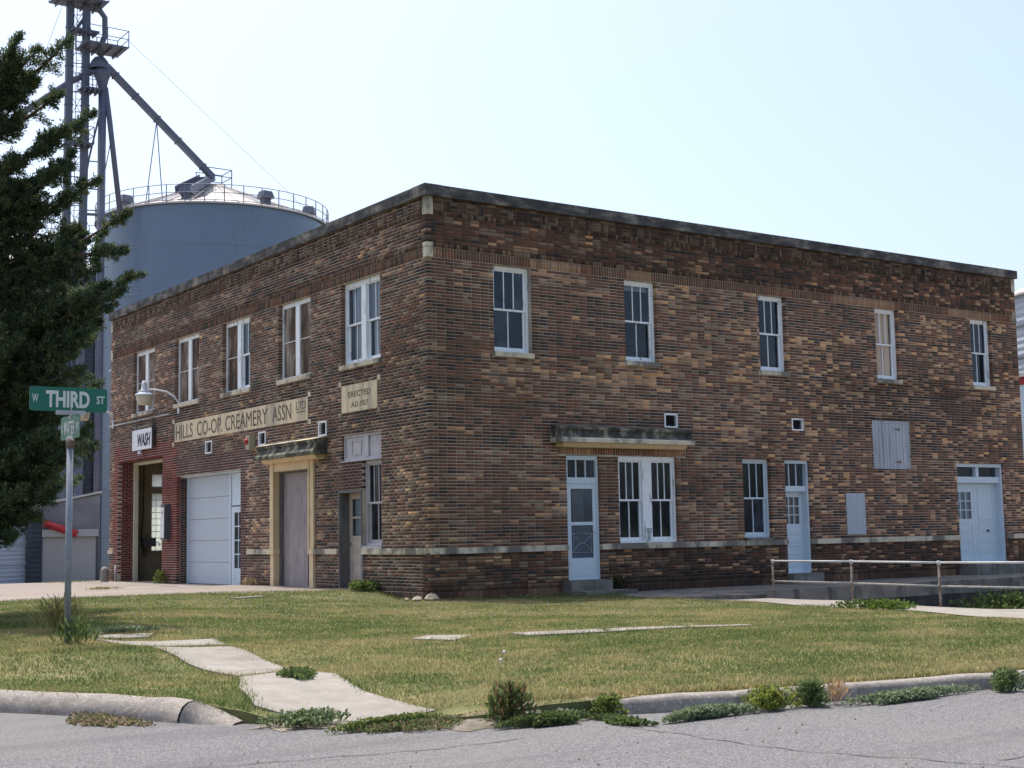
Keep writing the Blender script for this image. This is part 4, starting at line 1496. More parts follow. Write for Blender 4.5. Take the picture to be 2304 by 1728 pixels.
# ------------------------------------------------------------------ handrail by the sunken yard
RP = [Vector((5.616, -3.588, -.11)), Vector((5.312, -5.856, -.10)), Vector((4.98, -8.05, -.10)), Vector((4.72, -10.3, -.08)), Vector((4.55, -12.5, -.06))]
hr = empty('handrail', tuple(RP[0]), 'low two bar pipe handrail beside the sunken yard', 'railing')
for i, p in enumerate(RP):
    q = p - RP[0]
    MB().tube([tuple(q + Vector((0, 0, -.1))), tuple(q + Vector((0, 0, .70)))], .021, 8).build('post', 'rusty', hr, True)
    for hz in (.735, .345):
        MB().tube([tuple(q + Vector((0, 0, hz - .045))), tuple(q + Vector((0, 0, hz + (.03 if hz > .5 else .045))))], .031, 8).build('fitting', 'galv' if hz > .5 else 'rusty', hr, True)
for hz, mm in ((.735, 'galv'), (.345, 'old_rail')):
    for a, b in zip(RP, RP[1:]):
        MB().tube([tuple(a - RP[0] + Vector((0, 0, hz))), tuple(b - RP[0] + Vector((0, 0, hz)))], .018, 8).build('rail', mm, hr, True)

# ------------------------------------------------------------------ street sign
SB = (-9.8, -8.92, .20)
ss = empty('street_sign', SB, 'green W THIRD ST and WATER AVE blades on a grey steel post', 'street sign')
MB().tube([(0, 0, -.2), (.0, 0, 2.02)], .033, 14).build('post', 'post_grey', ss, True)
MB().tube([(0, 0, 2.0), (0, 0, 2.10)], .042, 14).build('collar', 'rusty', ss, True)
MB().box(-.006, .006, -.10, .10, 2.08, 2.13).build('lower_clamp', 'galv', ss)
MB().box(-.15, .15, -.009, .009, 2.345, 2.39).build('upper_clamp', 'galv', ss)
MB().box(-.007, .007, -.02, .02, 2.30, 2.42).build('cross_clamp', 'galv', ss)


def blade(name, L_, h, z, axis):
    n, r = 6, .03
    pts = []
    for cx_, cz_, a0 in ((L_ / 2 - r, h - r, 0), (-L_ / 2 + r, h - r, 90), (-L_ / 2 + r, r, 180), (L_ / 2 - r, r, 270)):
        for k in range(n + 1):
            a = math.radians(a0 + 90 * k / n)
            pts.append((cx_ + r * math.cos(a), cz_ + r * math.sin(a) + z))
    m = len(pts)
    t = .003
    if axis == 'x':
        vs = [(u, -t, w) for u, w in pts] + [(u, t, w) for u, w in pts]
    else:
        vs = [(-t, u, w) for u, w in pts] + [(t, u, w) for u, w in pts]
    return MB().add(vs, [tuple(range(m)), tuple(range(m, 2 * m))[::-1]] + [(i, i + m, (i + 1) % m + m, (i + 1) % m) for i in range(m)]).build(name, 'sign_green', ss)


b1 = blade('blade', .80, .25, 2.378, 'x')
b1.location.x = -.02
for y_, U_, sg in ((-.0042, (1, 0, 0), 1), (.0042, (-1, 0, 0), -1)):
    text_mesh('lettering', 'W', 'sign_letter', b1, (-.375 * sg, y_, 2.465), U_, EV, .062, .085, .001, bold=.02)
    text_mesh('lettering', 'THIRD', 'sign_letter', b1, (-.235 * sg, y_, 2.418), U_, EV, .45, .172, .001, bold=.035)
    text_mesh('lettering', 'ST', 'sign_letter', b1, (.288 * sg, y_, 2.465), U_, EV, .085, .085, .001, bold=.02)
b2 = blade('blade', .62, .24, 2.095, 'y')
for x_, U_, sg in ((-.0042, (0, -1, 0), 1), (.0042, (0, 1, 0), -1)):
    text_mesh('lettering', 'S', 'sign_letter', b2, (x_, .285 * sg, 2.175), U_, EV, .04, .075, .001, bold=.012)
    text_mesh('lettering', 'WATER', 'sign_letter', b2, (x_, .20 * sg, 2.14), U_, EV, .35, .14, .001, bold=.012)
    text_mesh('lettering', 'AVE', 'sign_letter', b2, (x_, -.19 * sg, 2.175), U_, EV, .09, .075, .001, bold=.012)

# ------------------------------------------------------------------ grain elevator behind
def cyl_shell(c, R, z0, z1, n, mi=0, corr=0.0, pitch=.1):
    prof = []
    if corr:
        k = int((z1 - z0) / pitch)
        for i in range(k + 1):
            prof.append((R + (corr if i % 2 else 0), z0 + (z1 - z0) * i / k))
    else:
        prof = [(R, z0), (R, z1)]
    return MB().lathe(c, prof, n)


BC = (21.42, 61.45, 0)
BR_ = 7.32
gbn = empty('grain_bin', (BC[0], BC[1], -1.35), 'huge smooth grey grain bin with pale cone roof behind the brick building', 'grain bin', 'grain bins of the elevator')
lz = 1.35
cyl_shell((0, 0, lz), BR_, -1.4, 21.55, 96).build('shell', 'bin_grey', gbn, True)
for k in range(1, 8):
    MB().lathe((0, 0, lz), [(BR_ + .002, k * 2.9 - 1.4), (BR_ + .02, k * 2.9 - 1.38), (BR_ + .02, k * 2.9 - 1.34), (BR_ + .002, k * 2.9 - 1.32)], 96).build('seam', 'bin_grey', gbn)
rf = MB().lathe((0, 0, lz), [(BR_ + .16, 21.42), (BR_ + .16, 21.52), (BR_ * .5, 22.75), (1.1, 24.05), (.9, 24.25), (0, 24.3)], 64).build('roof', 'bin_roof', gbn)
for k in range(32):
    a = 2 * math.pi * k / 32
    MB().bar(((BR_ + .1) * math.cos(a), (BR_ + .1) * math.sin(a), 21.56 + lz), (1.1 * math.cos(a), 1.1 * math.sin(a), 24.09 + lz), .05, .05).build('rib', 'bin_roof', rf)
gr = MB()
nP = 40
for k in range(nP):
    a = 2 * math.pi * k / nP
    p = ((BR_ + .1) * math.cos(a), (BR_ + .1) * math.sin(a))
    gr.bar((*p, 21.5 + lz), (*p, 22.58 + lz), .045)
for zz in (22.58, 22.08, 21.62):
    ring = [((BR_ + .1) * math.cos(2 * math.pi * k / 80), (BR_ + .1) * math.sin(2 * math.pi * k / 80), zz + lz) for k in range(81)]
    gr.tube(ring, .024, 5, cap=False)
gr.build('guard_rail', 'leg_steel', gbn)
for ang in (188, 232, 277, 322, 5, 60, 120):
    a = math.radians(ang)
    rr = BR_ * .86
    x, y = rr * math.cos(a), rr * math.sin(a)
    v = MB().box(-.24, .24, -.24, .24, 0, .55)
    v.add([(-.42, -.42, .5), (.42, -.42, .5), (.42, .42, .5), (-.42, .42, .5), (-.3, -.3, .95), (.3, -.3, .95), (.3, .3, .95), (-.3, .3, .95)],
          [(0, 3, 2, 1), (4, 5, 6, 7), (0, 1, 5, 4), (1, 2, 6, 5), (2, 3, 7, 6), (3, 0, 4, 7)])
    o = v.build('roof_vent', 'leg_steel', gbn, False, (x, y, 21.75 + lz))
    o.rotation_euler.z = a
pf = MB()
for sx in (-.9, .9):
    for sy in (-.8, .8):
        pf.bar((sx, sy, 23.9 + lz), (sx, sy, 25.3 + lz), .05)
for zz in (25.3, 24.8):
    pf.bar((-.9, -.8, zz + lz), (.9, -.8, zz + lz), .045)
    pf.bar((-.9, .8, zz + lz), (.9, .8, zz + lz), .045)
    pf.bar((.9, -.8, zz + lz), (.9, .8, zz + lz), .045)
pf.build('peak_platform', 'leg_steel', gbn)
# ladder-like chute down the roof toward us
ch = MB()
p, q = Vector((-.6, -.3, 24.75 + lz)), Vector((-3.9, -4.6, 22.6 + lz))
t = (q - p).normalized()
sd_ = Vector((t.y, -t.x, 0)).normalized()
for s_ in (-.5, .5):
    ch.bar(tuple(p + sd_ * s_), tuple(q + sd_ * s_), .08, .45)
for k in range(16):
    c0 = p.lerp(q, (k + .5) / 16)
    ch.bar(tuple(c0 - sd_ * .5), tuple(c0 + sd_ * .5), .34, .05)
ch.build('roof_stair', 'leg_steel', gbn)

# bucket elevator tower
T0 = Vector((11.45, 58.70, -1.3))
tw = empty('elevator_tower', tuple(T0), 'tall grey bucket elevator legs with platforms and sloping spouts', 'elevator')


def W(*p): return tuple(Vector(p) - T0)


for (xa, ya), (xb, yb) in (((10.95, 58.865), (11.07, 58.83)), ((11.84, 58.59), (11.97, 58.55))):
    MB().bar(W(xa, ya, -1.3), W(xb, yb, 37), .30, .42).build('leg_casing', 'leg_steel', tw)
    for zz in np.arange(1, 36, 2.4):
        f = (zz + 1.3) / 38.3
        MB().bar(W(xa + (xb - xa) * f, ya + (yb - ya) * f, zz - .04), W(xa + (xb - xa) * f, ya + (yb - ya) * f, zz + .04), .36, .48).build('flange', 'leg_steel', tw)
br = MB()
for zz in np.arange(2, 34, 1.75):
    br.bar(W(11.05, 58.84, zz), W(11.9, 58.57, zz), .05)
    br.bar(W(11.05, 58.84, zz), W(11.9, 58.57, zz + 1.75), .03)
    br.bar(W(11.9, 58.57, zz), W(11.05, 58.84, zz + 1.75), .03)
br.build('bracing', 'leg_steel', tw)
ld = MB()
for o_ in (-.17, .17):
    ld.bar(W(11.48 + o_, 58.45, 0), W(11.52 + o_, 58.43, 36), .035)
for zz in np.arange(.5, 36, .4):
    ld.bar(W(11.32, 58.45, zz), W(11.66, 58.44, zz), .025)
for zz in np.arange(4, 36, 1.2):
    ld.tube([W(11.5 + .36 * math.cos(a), 58.43 - .06 - .3 * abs(math.sin(a)) * 1.4, zz) for a in np.linspace(0, math.pi, 7)], .015, 4)
ld.build('ladder', 'leg_steel', tw)


def platform(x0, x1, y0, y1, z, rail=True):
    p = MB()
    p.box(x0 - T0.x, x1 - T0.x, y0 - T0.y, y1 - T0.y, z - T0.z, z - T0.z + .09)
    for k in range(4):
        xx = x0 + (x1 - x0) * (k + .5) / 4
        p.box(xx - T0.x - .04, xx - T0.x + .04, y0 - T0.y, y1 - T0.y, z - T0.z - .16, z - T0.z)
    o = p.build('platform', 'leg_steel', tw)
    if rail:
        r = MB()
        for xx in np.linspace(x0, x1, 3):
            for yy in (y0, y1):
                r.bar(W(xx, yy, z), W(xx, yy, z + 1.08), .045)
        for zz in (1.08, .55):
            r.bar(W(x0, y0, z + zz), W(x1, y0, z + zz), .035)
            r.bar(W(x0, y1, z + zz), W(x1, y1, z + zz), .035)
            r.bar(W(x1, y0, z + zz), W(x1, y1, z + zz), .035)
        r.build('rail', 'leg_steel', o)
    return o


platform(11.55, 14.15, 57.3, 59.3, 31.0)
platform(10.0, 13.0, 57.6, 59.6, 33.75)
platform(11.6, 12.75, 57.9, 58.9, 28.35)
platform(10.9, 12.3, 57.9, 58.9, 24.9)
platform(11.0, 12.6, 58.0, 58.8, 31.9, False)
# head and down spout to the distributor
sp_ = MB()
sp_.tube([W(12.1, 58.5, 34.3), W(12.63, 58.33, 33.5), W(12.97, 58.22, 33.0), W(12.99, 58.21, 31.85), W(12.8, 58.27, 31.3), W(12.7, 58.3, 30.6)], .17, 10)
sp_.build('down_spout', 'leg_steel', tw, True)
MB().bar(W(11.1, 58.8, 31.6), W(12.25, 58.45, 33.6), .16).build('brace', 'leg_steel', tw)
MB().lathe(W(12.72, 58.3, 29.7), [(.62, .0), (.62, .22), (.5, .5), (.3, .75), (.0, .82)], 18).build('distributor', 'leg_steel', tw, True)
MB().lathe(W(12.86, 58.25, 28.4), [(.22, .0), (.26, .4), (.5, .95), (.52, 1.3), (.0, 1.31)], 16).build('hopper', 'leg_steel', tw, True)
MB().tube([W(12.89, 58.24, -1.3), W(12.89, 58.24, 28.5)], .24, 14).build('down_pipe', 'leg_steel', tw, True)
MB().tube([W(13.05, 58.18, 28.6), W(13.3, 58.1, 26.6), W(14.0, 57.95, 20.6)], .16, 10).build('side_spout', 'leg_steel', tw, True)
MB().tube([W(12.6, 58.33, 29.75), W(11.2, 58.9, 28.9), W(8.4, 60.2, 26.6), W(4.0, 62.5, 22.6)], .2, 10).build('side_spout', 'leg_steel', tw, True)
ms = MB().bar(W(13.1, 58.18, 29.95), W(20.75, 60.05, 24.5), .32, .36).build('main_spout', 'leg_steel', tw)
for f in (.08, .26, .46, .66, .9):
    c0 = Vector((13.1, 58.18, 29.95)).lerp(Vector((20.75, 60.05, 24.5)), f)
    dv = (Vector((20.75, 60.05, 24.5)) - Vector((13.1, 58.18, 29.95))).normalized() * .05
    MB().bar(W(*(c0 - dv)), W(*(c0 + dv)), .40, .46).build('flange', 'leg_steel', ms)
for e in ((16.1, 59.4, 22.3), (17.05, 59.1, 22.2)):
    MB().tube([W(16.6, 59.05, 27.3), W(*e)], .03, 6).build('brace', 'leg_steel', tw)
MB().tube([W(13.2, 58.1, 29.3), W(12.2, 58.45, 24.2), W(11.95, 58.5, 22.5)], .06, 6).build('brace', 'leg_steel', tw)
MB().tube([W(12.9, 58.2, 22.4), W(13.35, 58.05, 25.2)], .03, 6).build('brace', 'leg_steel', tw)
for zz in (21.0, 22.3, 24.0):
    MB().bar(W(12.0, 58.54, zz), W(12.9, 58.24, zz), .06).build('brace', 'leg_steel', tw)
MB().bar(W(11.9, 58.55, 20.75), W(14.1, 57.85, 20.75), .22, .12).build('brace', 'leg_steel', tw)
MB().tube([W(14.3, 57.7, 31.6), W(25.3, 59.75, 24.6), W(36, 62, 17.5)], .012, 4).build('guy_wire', 'leg_steel', tw)
MB().tube([W(10.9, 58.9, 34.5), W(7.2, 60, 22), W(5.5, 60.5, 16)], .012, 4).build('guy_wire', 'leg_steel', tw)

# second bin, dark, half hidden by the cedar
B2 = (13.6, 76.4, -1.35)
b2n = empty('grain_bin', B2, 'dark corrugated grain bin mostly hidden behind the cedar tree', 'grain bin', 'grain bins of the elevator')
cyl_shell((0, 0, 0), 6.4, 0, 21.0, 72, corr=.03, pitch=.16).build('shell', 'bin_dark', b2n)
for k in range(24):
    a = 2 * math.pi * k / 24
    MB().bar((6.45 * math.cos(a), 6.45 * math.sin(a), 0), (6.45 * math.cos(a), 6.45 * math.sin(a), 21.0), .14, .1).build('stiffener', 'bin_dark', b2n)
MB().lathe((0, 0, 0), [(6.6, 20.9), (6.6, 21.0), (.8, 24.2), (0, 24.3)], 48).build('roof', 'bin_roof', b2n)
MB().lathe((0, 0, 0), [(6.42, 16.6), (6.6, 16.62), (6.6, 16.75), (6.42, 16.77)], 48).build('wind_ring', 'bin_dark', b2n)
gr = MB()
for k in range(14):
    gr.bar((-4 + k * .9, -1.2, 24.2), (-4 + k * .9, -1.2, 25.3), .045)
for zz in (25.3, 24.75):
    gr.bar((-4, -1.2, zz), (7.7, -1.2, zz), .04)
gr.bar((-4, -1.2, 24.2), (7.7, -1.2, 24.2), .3, .1)
gr.build('catwalk', 'leg_steel', b2n)
for k, ang in enumerate((250, 290, 320)):
    a = math.radians(ang)
    o = MB().box(-.35, .35, -.35, .35, 0, .9).build('roof_vent', 'leg_steel', b2n, False, (5.3 * math.cos(a), 5.3 * math.sin(a), 21.5))
au = MB().tube([(0, 0, 0), (2.15, -.55, 2.05)], .055, 6).build('auger_tube', 'white_clean', None, False, (12.9, 56.5, 11.1))
tag(au, 'slanting white tube in front of the dark grain bin', 'pipe')

# pale corrugated bin, bottom left
b3n = empty('grain_bin', (2.75, 55.6, -.95), 'pale ribbed steel bin standing left of the red auger', 'grain bin', 'grain bins of the elevator')
cyl_shell((0, 0, 0), 5.1, 0, 9.0, 64, corr=.03, pitch=.11).build('shell', 'bin_pale', b3n)
for k in (1.1, 2.2, 3.3, 4.4, 5.5, 6.6):
    MB().lathe((0, 0, 0), [(5.12, k), (5.17, k + .01), (5.17, k + .08), (5.12, k + .09)], 64).build('seam', 'bin_pale', b3n)
MB().lathe((0, 0, 0), [(5.25, 8.95), (5.25, 9.02), (.6, 11.4), (0, 11.5)], 48).build('roof', 'bin_roof', b3n)

# lean-to shed with roll door
sh = empty('lean_to_shed', (9.7, 53.0, -.95), 'low grey clad shed with a pale roll door against the big bin', 'shed')
ax = (Vector((11.15, 52.50, 0)) - Vector((8.30, 53.40, 0))).normalized()
ay = Vector((-ax.y, ax.x, 0))
SO = Vector((8.30, 53.40, -.95)) - Vector((9.7, 53.0, -.95))


def SX(u, d, z): return tuple(SO + ax * u + ay * d + Vector((0, 0, z)))


mb = MB(SX)
mb.add([(0, 0, 0), (2.98, 0, 0), (2.98, 0, 4.80), (0, 0, 4.2), (0, 6, 0), (2.98, 6, 0), (2.98, 6, 4.8), (0, 6, 4.2)], [(0, 1, 2, 3), (1, 5, 6, 2), (5, 4, 7, 6), (4, 0, 3, 7)])
mb.build('wall', 'shed_steel', sh)
mb = MB(SX)
for k in range(14):
    mb.box(.0, 2.98, -.025, -.004, 2.95 + k * .10, 3.0 + k * .10)
mb.build('cladding_rib', 'shed_steel', sh)
mb = MB(SX)
mb.add([(-.9, -.2, 4.05), (3.05, -.2, 4.86), (3.05, 6, 4.86), (-.9, 6, 4.05), (-.9, -.2, 4.17), (3.05, -.2, 4.98), (3.05, 6, 4.98), (-.9, 6, 4.17)], [(0, 3, 2, 1), (4, 5, 6, 7), (0, 1, 5, 4), (1, 2, 6, 5), (2, 3, 7, 6), (3, 0, 4, 7)])
mb.build('roof', 'bin_roof', sh)
rd = MB(SX).box(.05, 2.78, -.06, -.03, .06, 2.5).build('roll_door', 'shed_door', sh)
mb = MB(SX)
for k in range(16):
    mb.box(.06, 2.77, -.075, -.061, .12 + k * .15, .17 + k * .15)
mb.build('door_slat', 'shed_door', rd)
MB(SX).box(.0, 2.9, -.32, -.005, 2.52, 2.92).build('roll_housing', 'shed_door', sh)
MB(SX).box(2.80, 2.92, -.1, -.005, 0, 2.5).build('door_track', 'dark_metal', sh)
ra = MB().tube([(0, 0, 0), (1.65, -.5, -.62)], .20, 12).build('red_auger', 'red', None, True, (8.25, 53.0, 2.33))
tag(ra, 'sloping red auger tube in front of the shed door', 'auger')

# right-hand edge: far bin and white shed
b4n = empty('grain_bin', (48.6, 14.2, -1.45), 'pale ribbed bin just past the right end of the brick building', 'grain bin', 'grain bins of the elevator')
cyl_shell((0, 0, 0), 6.0, 0, 13.6, 64, corr=.03, pitch=.16).build('shell', 'bin_pale', b4n)
for k in range(1, 9):
    MB().lathe((0, 0, 0), [(6.02, k * 1.5), (6.09, k * 1.5 + .02), (6.09, k * 1.5 + .12), (6.02, k * 1.5 + .14)], 64).build('seam', 'leg_steel', b4n)
MB().lathe((0, 0, 0), [(6.2, 13.5), (6.2, 13.6), (.7, 16.5), (0, 16.6)], 48).build('roof', 'bin_roof', b4n)
ws2 = empty('white_shed', (36.5, 8.5, -1.4), 'white shed with a red band at the right edge of the picture', 'shed')
MB().box(-2.2, 6, -3, 3, 0, 8.2).build('wall', 'white_clean', ws2)
MB().box(-2.23, 6.03, -3.03, 3.03, 8.2, 8.5).build('red_band', 'red', ws2)
MB().box(-2.4, 6.2, -3.2, 3.2, 8.5, 8.65).build('roof', 'bin_roof', ws2)
r = MB()
for k in range(7):
    r.bar((-2.3 + k * 1.3, -3.1, 8.6), (-2.3 + k * 1.3, -3.1, 9.8), .05)
r.bar((-2.3, -3.1, 9.8), (5.6, -3.1, 9.8), .05)
r.bar((-2.3, -3.1, 9.2), (5.6, -3.1, 9.2), .05)
r.build('roof_rail', 'dark_metal', ws2)

# ------------------------------------------------------------------ cedar
TB = np.array((-9.49, -3.41, .18))
ct = empty('cedar_tree', tuple(TB), 'dark shaggy cedar tree at the left edge of the picture', 'tree')
TIPS = [(-9.21, -4.52, 8.03), (-8.98, -4.58, 7.88), (-8.58, -4.7, 8.07), (-8.5, -4.0, 7.5), (-8.28, -4.8, 7.05), (-8.53, -4.71, 6.48), (-8.55, -4.71, 6.30), (-8.21, -4.82, 6.14), (-7.83, -4.96, 5.7),
        (-7.88, -4.94, 5.16), (-7.68, -5.01, 4.84), (-7.9, -4.93, 4.62), (-8.0, -4.89, 4.40), (-8.32, -4.79, 4.05), (-8.48, -4.74, 3.9), (-8.38, -4.77, 3.55), (-8.30, -4.8, 2.75), (-8.55, -4.75, 2.35),
        (-8.64, -4.68, 1.95), (-8.89, -4.61, 1.6), (-9.19, -4.52, 1.35), (-9.5, -4.6, 1.25), (-8.5, -4.2, 2.9), (-8.2, -3.9, 3.3), (-8.15, -4.2, 4.1), (-8.35, -4.3, 5.5)]
rg = np.random.default_rng(3)
trunk_path = [TB + np.array((.05 * math.sin(z * .9), .05 * math.cos(z * .7), z - .2)) for z in np.linspace(0, 8.6, 12)]
MB().tube([tuple(p - TB) for p in trunk_path], [.24 * (1 - .085 * i) for i in range(12)], 10).build('trunk', 'bark', ct, True)
leafV, leafC = [], []
limbs = MB()


def foliage(P, Dir, sizes, darkness, cnt_scale=1.0):
    """leaf sprays at points P (n,3) along directions Dir"""
    n = len(P)
    d = Dir / (np.linalg.norm(Dir, axis=1)[:, None] + 1e-6) * .7 + rg.normal(0, .55, (n, 3)) + np.array((0, 0, .3))
    d /= np.linalg.norm(d, axis=1)[:, None]
    s = np.cross(d, rg.normal(0, 1, (n, 3)))
    s /= np.linalg.norm(s, axis=1)[:, None] + 1e-9
    L_ = sizes[:, None]
    w = L_ * rg.uniform(.10, .22, (n, 1))
    a = P - s * w * .5
    b = P + d * L_ * .45 - s * w
    c = P + d * L_
    e = P + d * L_ * .5 + s * w
    leafV.append(np.stack([a, b, c, e], 1).reshape(-1, 3))
    base = np.where(rg.random((n, 1)) < .16, np.array((.22, .22, .075)), np.where(rg.random((n, 1)) < .5, np.array((.060, .100, .062)), np.array((.090, .125, .060))))
    base = base * rg.uniform(.65, 1.3, (n, 1)) * darkness
    leafC.append(np.repeat(base, 4, axis=0))


def branch(a, b, n, thick, spread, dark=1.0, start=.25):
    """a bough: sprays of foliage on side twigs that shorten towards the tip"""
    a, b = np.array(a, float), np.array(b, float)
    L_ = np.linalg.norm(b - a)
    mid = (a + b) / 2 + np.array((0, 0, -.10 * L_)) + rg.normal(0, .05 * L_, 3)
    ts = np.linspace(0, 1, 8)
    B_ = lambda t: (1 - t) ** 2 * a + 2 * t * (1 - t) * mid + t * t * b
    limbs.tube([tuple(B_(t) - TB) for t in ts], [thick * (1 - .9 * t) + .004 for t in ts], 5, cap=False)
    ax_ = (b - a) / (L_ + 1e-6)
    k = max(5, int(L_ * 13))
    for t in np.concatenate([rg.uniform(start, 1, k), [1.0, .96, .92, .87]]):
        c0 = B_(t)
        r = spread * (1.0 - .78 * t) * rg.uniform(.5, 1.2) + .04
        off = rg.normal(0, 1, 3) * np.array((1, 1, .7))
        off = off / np.linalg.norm(off) * r
        if t > .95: off *= .1
        c1 = c0 + off + ax_ * r * .55
        dr = (c1 - c0) / (np.linalg.norm(c1 - c0) + 1e-6) + ax_ * .4
        m = int(n * rg.uniform(.6, 1.3) * (.35 + r * 2.0))
        q = rg.random((m, 1)) ** .8
        fat = .022 + .05 * r * (1 - q)
        P = c0 + (c1 - c0) * q + rg.normal(0, 1, (m, 3)) * fat
        foliage(P, np.repeat(dr[None], m, 0), rg.uniform(.025, .062, m), dark)


for tip in TIPS:
    tip = np.array(tip)
    base_z = np.clip(tip[2] - rg.uniform(.35, .9), 1.5, 7.3)
    a = np.array((TB[0] + rg.normal(0, .05), TB[1] + rg.normal(0, .05), base_z))
    branch(a, tip, 240, .05, .38)
    for _ in range(2):
        f = rg.uniform(.6, .85)
        b = a + (tip - a) * f + rg.normal(0, .16, 3) * np.array((1, 1, .8))
        branch(a, b, 220, .03, .40)
for k in range(62):
    i = rg.integers(0, len(TIPS) - 1)
    t1, t2 = np.array(TIPS[i]), np.array(TIPS[min(i + 1, len(TIPS) - 1)])
    tip = t1 + (t2 - t1) * rg.random()
    if 6.45 < tip[2] < 7.2: continue
    a = np.array((TB[0], TB[1], np.clip(tip[2] - .5, 1.5, 7.2)))
    b = a + (tip - a) * rg.uniform(.35, .78) + rg.normal(0, .12, 3)
    branch(a, b, 190, .025, .42, .95, .1)
# inner mass close to the stem and boughs on the far and hidden sides
for k in range(48):
    z = rg.uniform(2.0, 7.6)
    ang = rg.uniform(0, 2 * math.pi)
    R_ = rg.uniform(.35, .95) * (1 - .05 * z)
    branch((TB[0], TB[1], z - .25), (TB[0] + R_ * math.cos(ang), TB[1] + R_ * math.sin(ang), z + rg.uniform(0, .35)), 190, .03, .34, .85, .05)
for k in range(46):
    z = rg.uniform(1.6, 7.6)
    ang = rg.uniform(math.pi * .7, math.pi * 1.6)
    R_ = 2.0 * rg.uniform(.6, 1.0) * (1 - .06 * z)
    branch((TB[0], TB[1], z - .4), (TB[0] + R_ * math.cos(ang), TB[1] + R_ * math.sin(ang), z + .2), 170, .035, .4, 1.0)
for k in range(40):  # far-side boughs out of view, added so the crown's lawn shadow reaches farther back
    z = rg.uniform(1.8, 6.0)
    ang = rg.uniform(math.pi * .38, math.pi * .8)
    R_ = rg.uniform(1.6, 3.9) * (1 - .05 * z)
    branch((TB[0], TB[1], z - .5), (TB[0] + R_ * math.cos(ang), TB[1] + R_ * math.sin(ang), z + .3), 170, .05, .5, 1.0)
for k in range(60):  # boughs hidden behind the crown, added to strengthen its shadow on the lawn
    an, d_ = math.radians(rg.uniform(14.6, 18.4)), rg.uniform(20.3, 24.8)
    z = rg.uniform(2.3, 5.3)
    tip = (CAM[0] + d_ * math.sin(an), CAM[1] + d_ * math.cos(an), z)
    branch((TB[0], TB[1], z - .5), tip, 180, .04, .46, 1.0, .2)
limbs.build('branches', 'bark', ct, True)
lv = np.concatenate(leafV) - TB
lo = raw_mesh('foliage', lv, None, 'leaf', ct, np.concatenate(leafC), nper=4)
tag(lo, kind='stuff')

# ------------------------------------------------------------------ grass
PAVED = [np.array(s_) for s_ in SLABS]


def noise2(x, y):
    ix, iy = np.floor(x).astype(int), np.floor(y).astype(int)
    fx, fy = x - ix, y - iy
    fx, fy = fx * fx * (3 - 2 * fx), fy * fy * (3 - 2 * fy)
    g = lambda a, b: _H[a % 512, b % 512]
    return (g(ix, iy) * (1 - fx) + g(ix + 1, iy) * fx) * (1 - fy) + (g(ix, iy + 1) * (1 - fx) + g(ix + 1, iy + 1) * fx) * fy


def patch(x, y):
    n = np.zeros_like(x)
    for f, am in ((.35, .9), (.8, 1.0), (1.9, .9), (4.3, .7), (9.0, .45)):
        n += am * (noise2(x * f + 40 + y * f * .3, y * f * 1.1 + 13 - x * f * .2) - .5) * 2
    return n


def blades(name, x, y, h0, h1, wid, label, cat, colfn, lean=.5, z0=0.0):
    n = len(x)
    z = H(x, y) + z0 - .012
    h = rg.uniform(h0, h1, n)
    a = rg.uniform(0, 2 * math.pi, n)
    ln = rg.uniform(.1, lean, n) * h
    la = rg.uniform(0, 2 * math.pi, n)
    w = rg.uniform(.6, 1.2, n) * wid
    base = np.stack([x, y, z], 1)
    s_ = np.stack([np.cos(a), np.sin(a), np.zeros(n)], 1) * w[:, None]
    tip = base + np.stack([np.cos(la) * ln, np.sin(la) * ln, h], 1)
    v = np.stack([base - s_, base + s_, tip], 1).reshape(-1, 3)
    c = np.repeat(colfn(x, y, n), 3, axis=0)
    c[2::3] *= 1.15
    o = raw_mesh(name, v, None, 'grass', None, c)
    return tag(o, label, cat, kind='stuff')


def lawn_points(n, xr, yr, pw=None, margin=0.0):
    x = rg.uniform(*xr, n)
    y = rg.uniform(*yr, n)
    k = in_poly(x, y, LAWN)
    for s_ in PAVED:
        c = s_.mean(0)
        sh_ = c + (s_ - c) * .95
        k &= ~in_poly(x, y, [tuple(p) for p in sh_])
    d = np.hypot(x - CAM[0], y - CAM[1])
    if pw:
        k &= rg.random(n) < np.clip((pw / d) ** 1.6, 0.0, 1)
    return x[k], y[k]


def lawn_col(x, y, n):
    p = patch(x, y) + rg.normal(0, .55, n)
    dry = np.clip((p - .0) / 1.0, 0, 1)
    strip = np.clip(1 - np.abs(y + 10.2) / .35, 0, 1) * (x > -7) * .9
    kerbside = strip + np.clip(1 - np.abs(y + 15.2) / .9, 0, 1) * (x > -8) * .5
    dry = np.clip(dry * .85 + kerbside * rg.random(n), 0, 1)[:, None]
    green = np.array((.142, .180, .058)) * rg.uniform(.7, 1.35, (n, 1))
    dk = np.array((.090, .130, .040))
    green = np.where(p[:, None] < -.7, dk * rg.uniform(.8, 1.4, (n, 1)), green)
    straw = np.array((.37, .305, .155)) * rg.uniform(.75, 1.25, (n, 1))
    out = green * (1 - dry) + straw * dry
    stray = rg.random(n) < .10
    out[stray] = straw[stray]
    return out


x, y = lawn_points(1300000, (-12.7, 4.2), (-16.4, 4.7), 14.0)
blades('grass', x, y, .012, .036, .0048, 'short patchy lawn grass in front of the brick building', 'grass', lawn_col, .9)
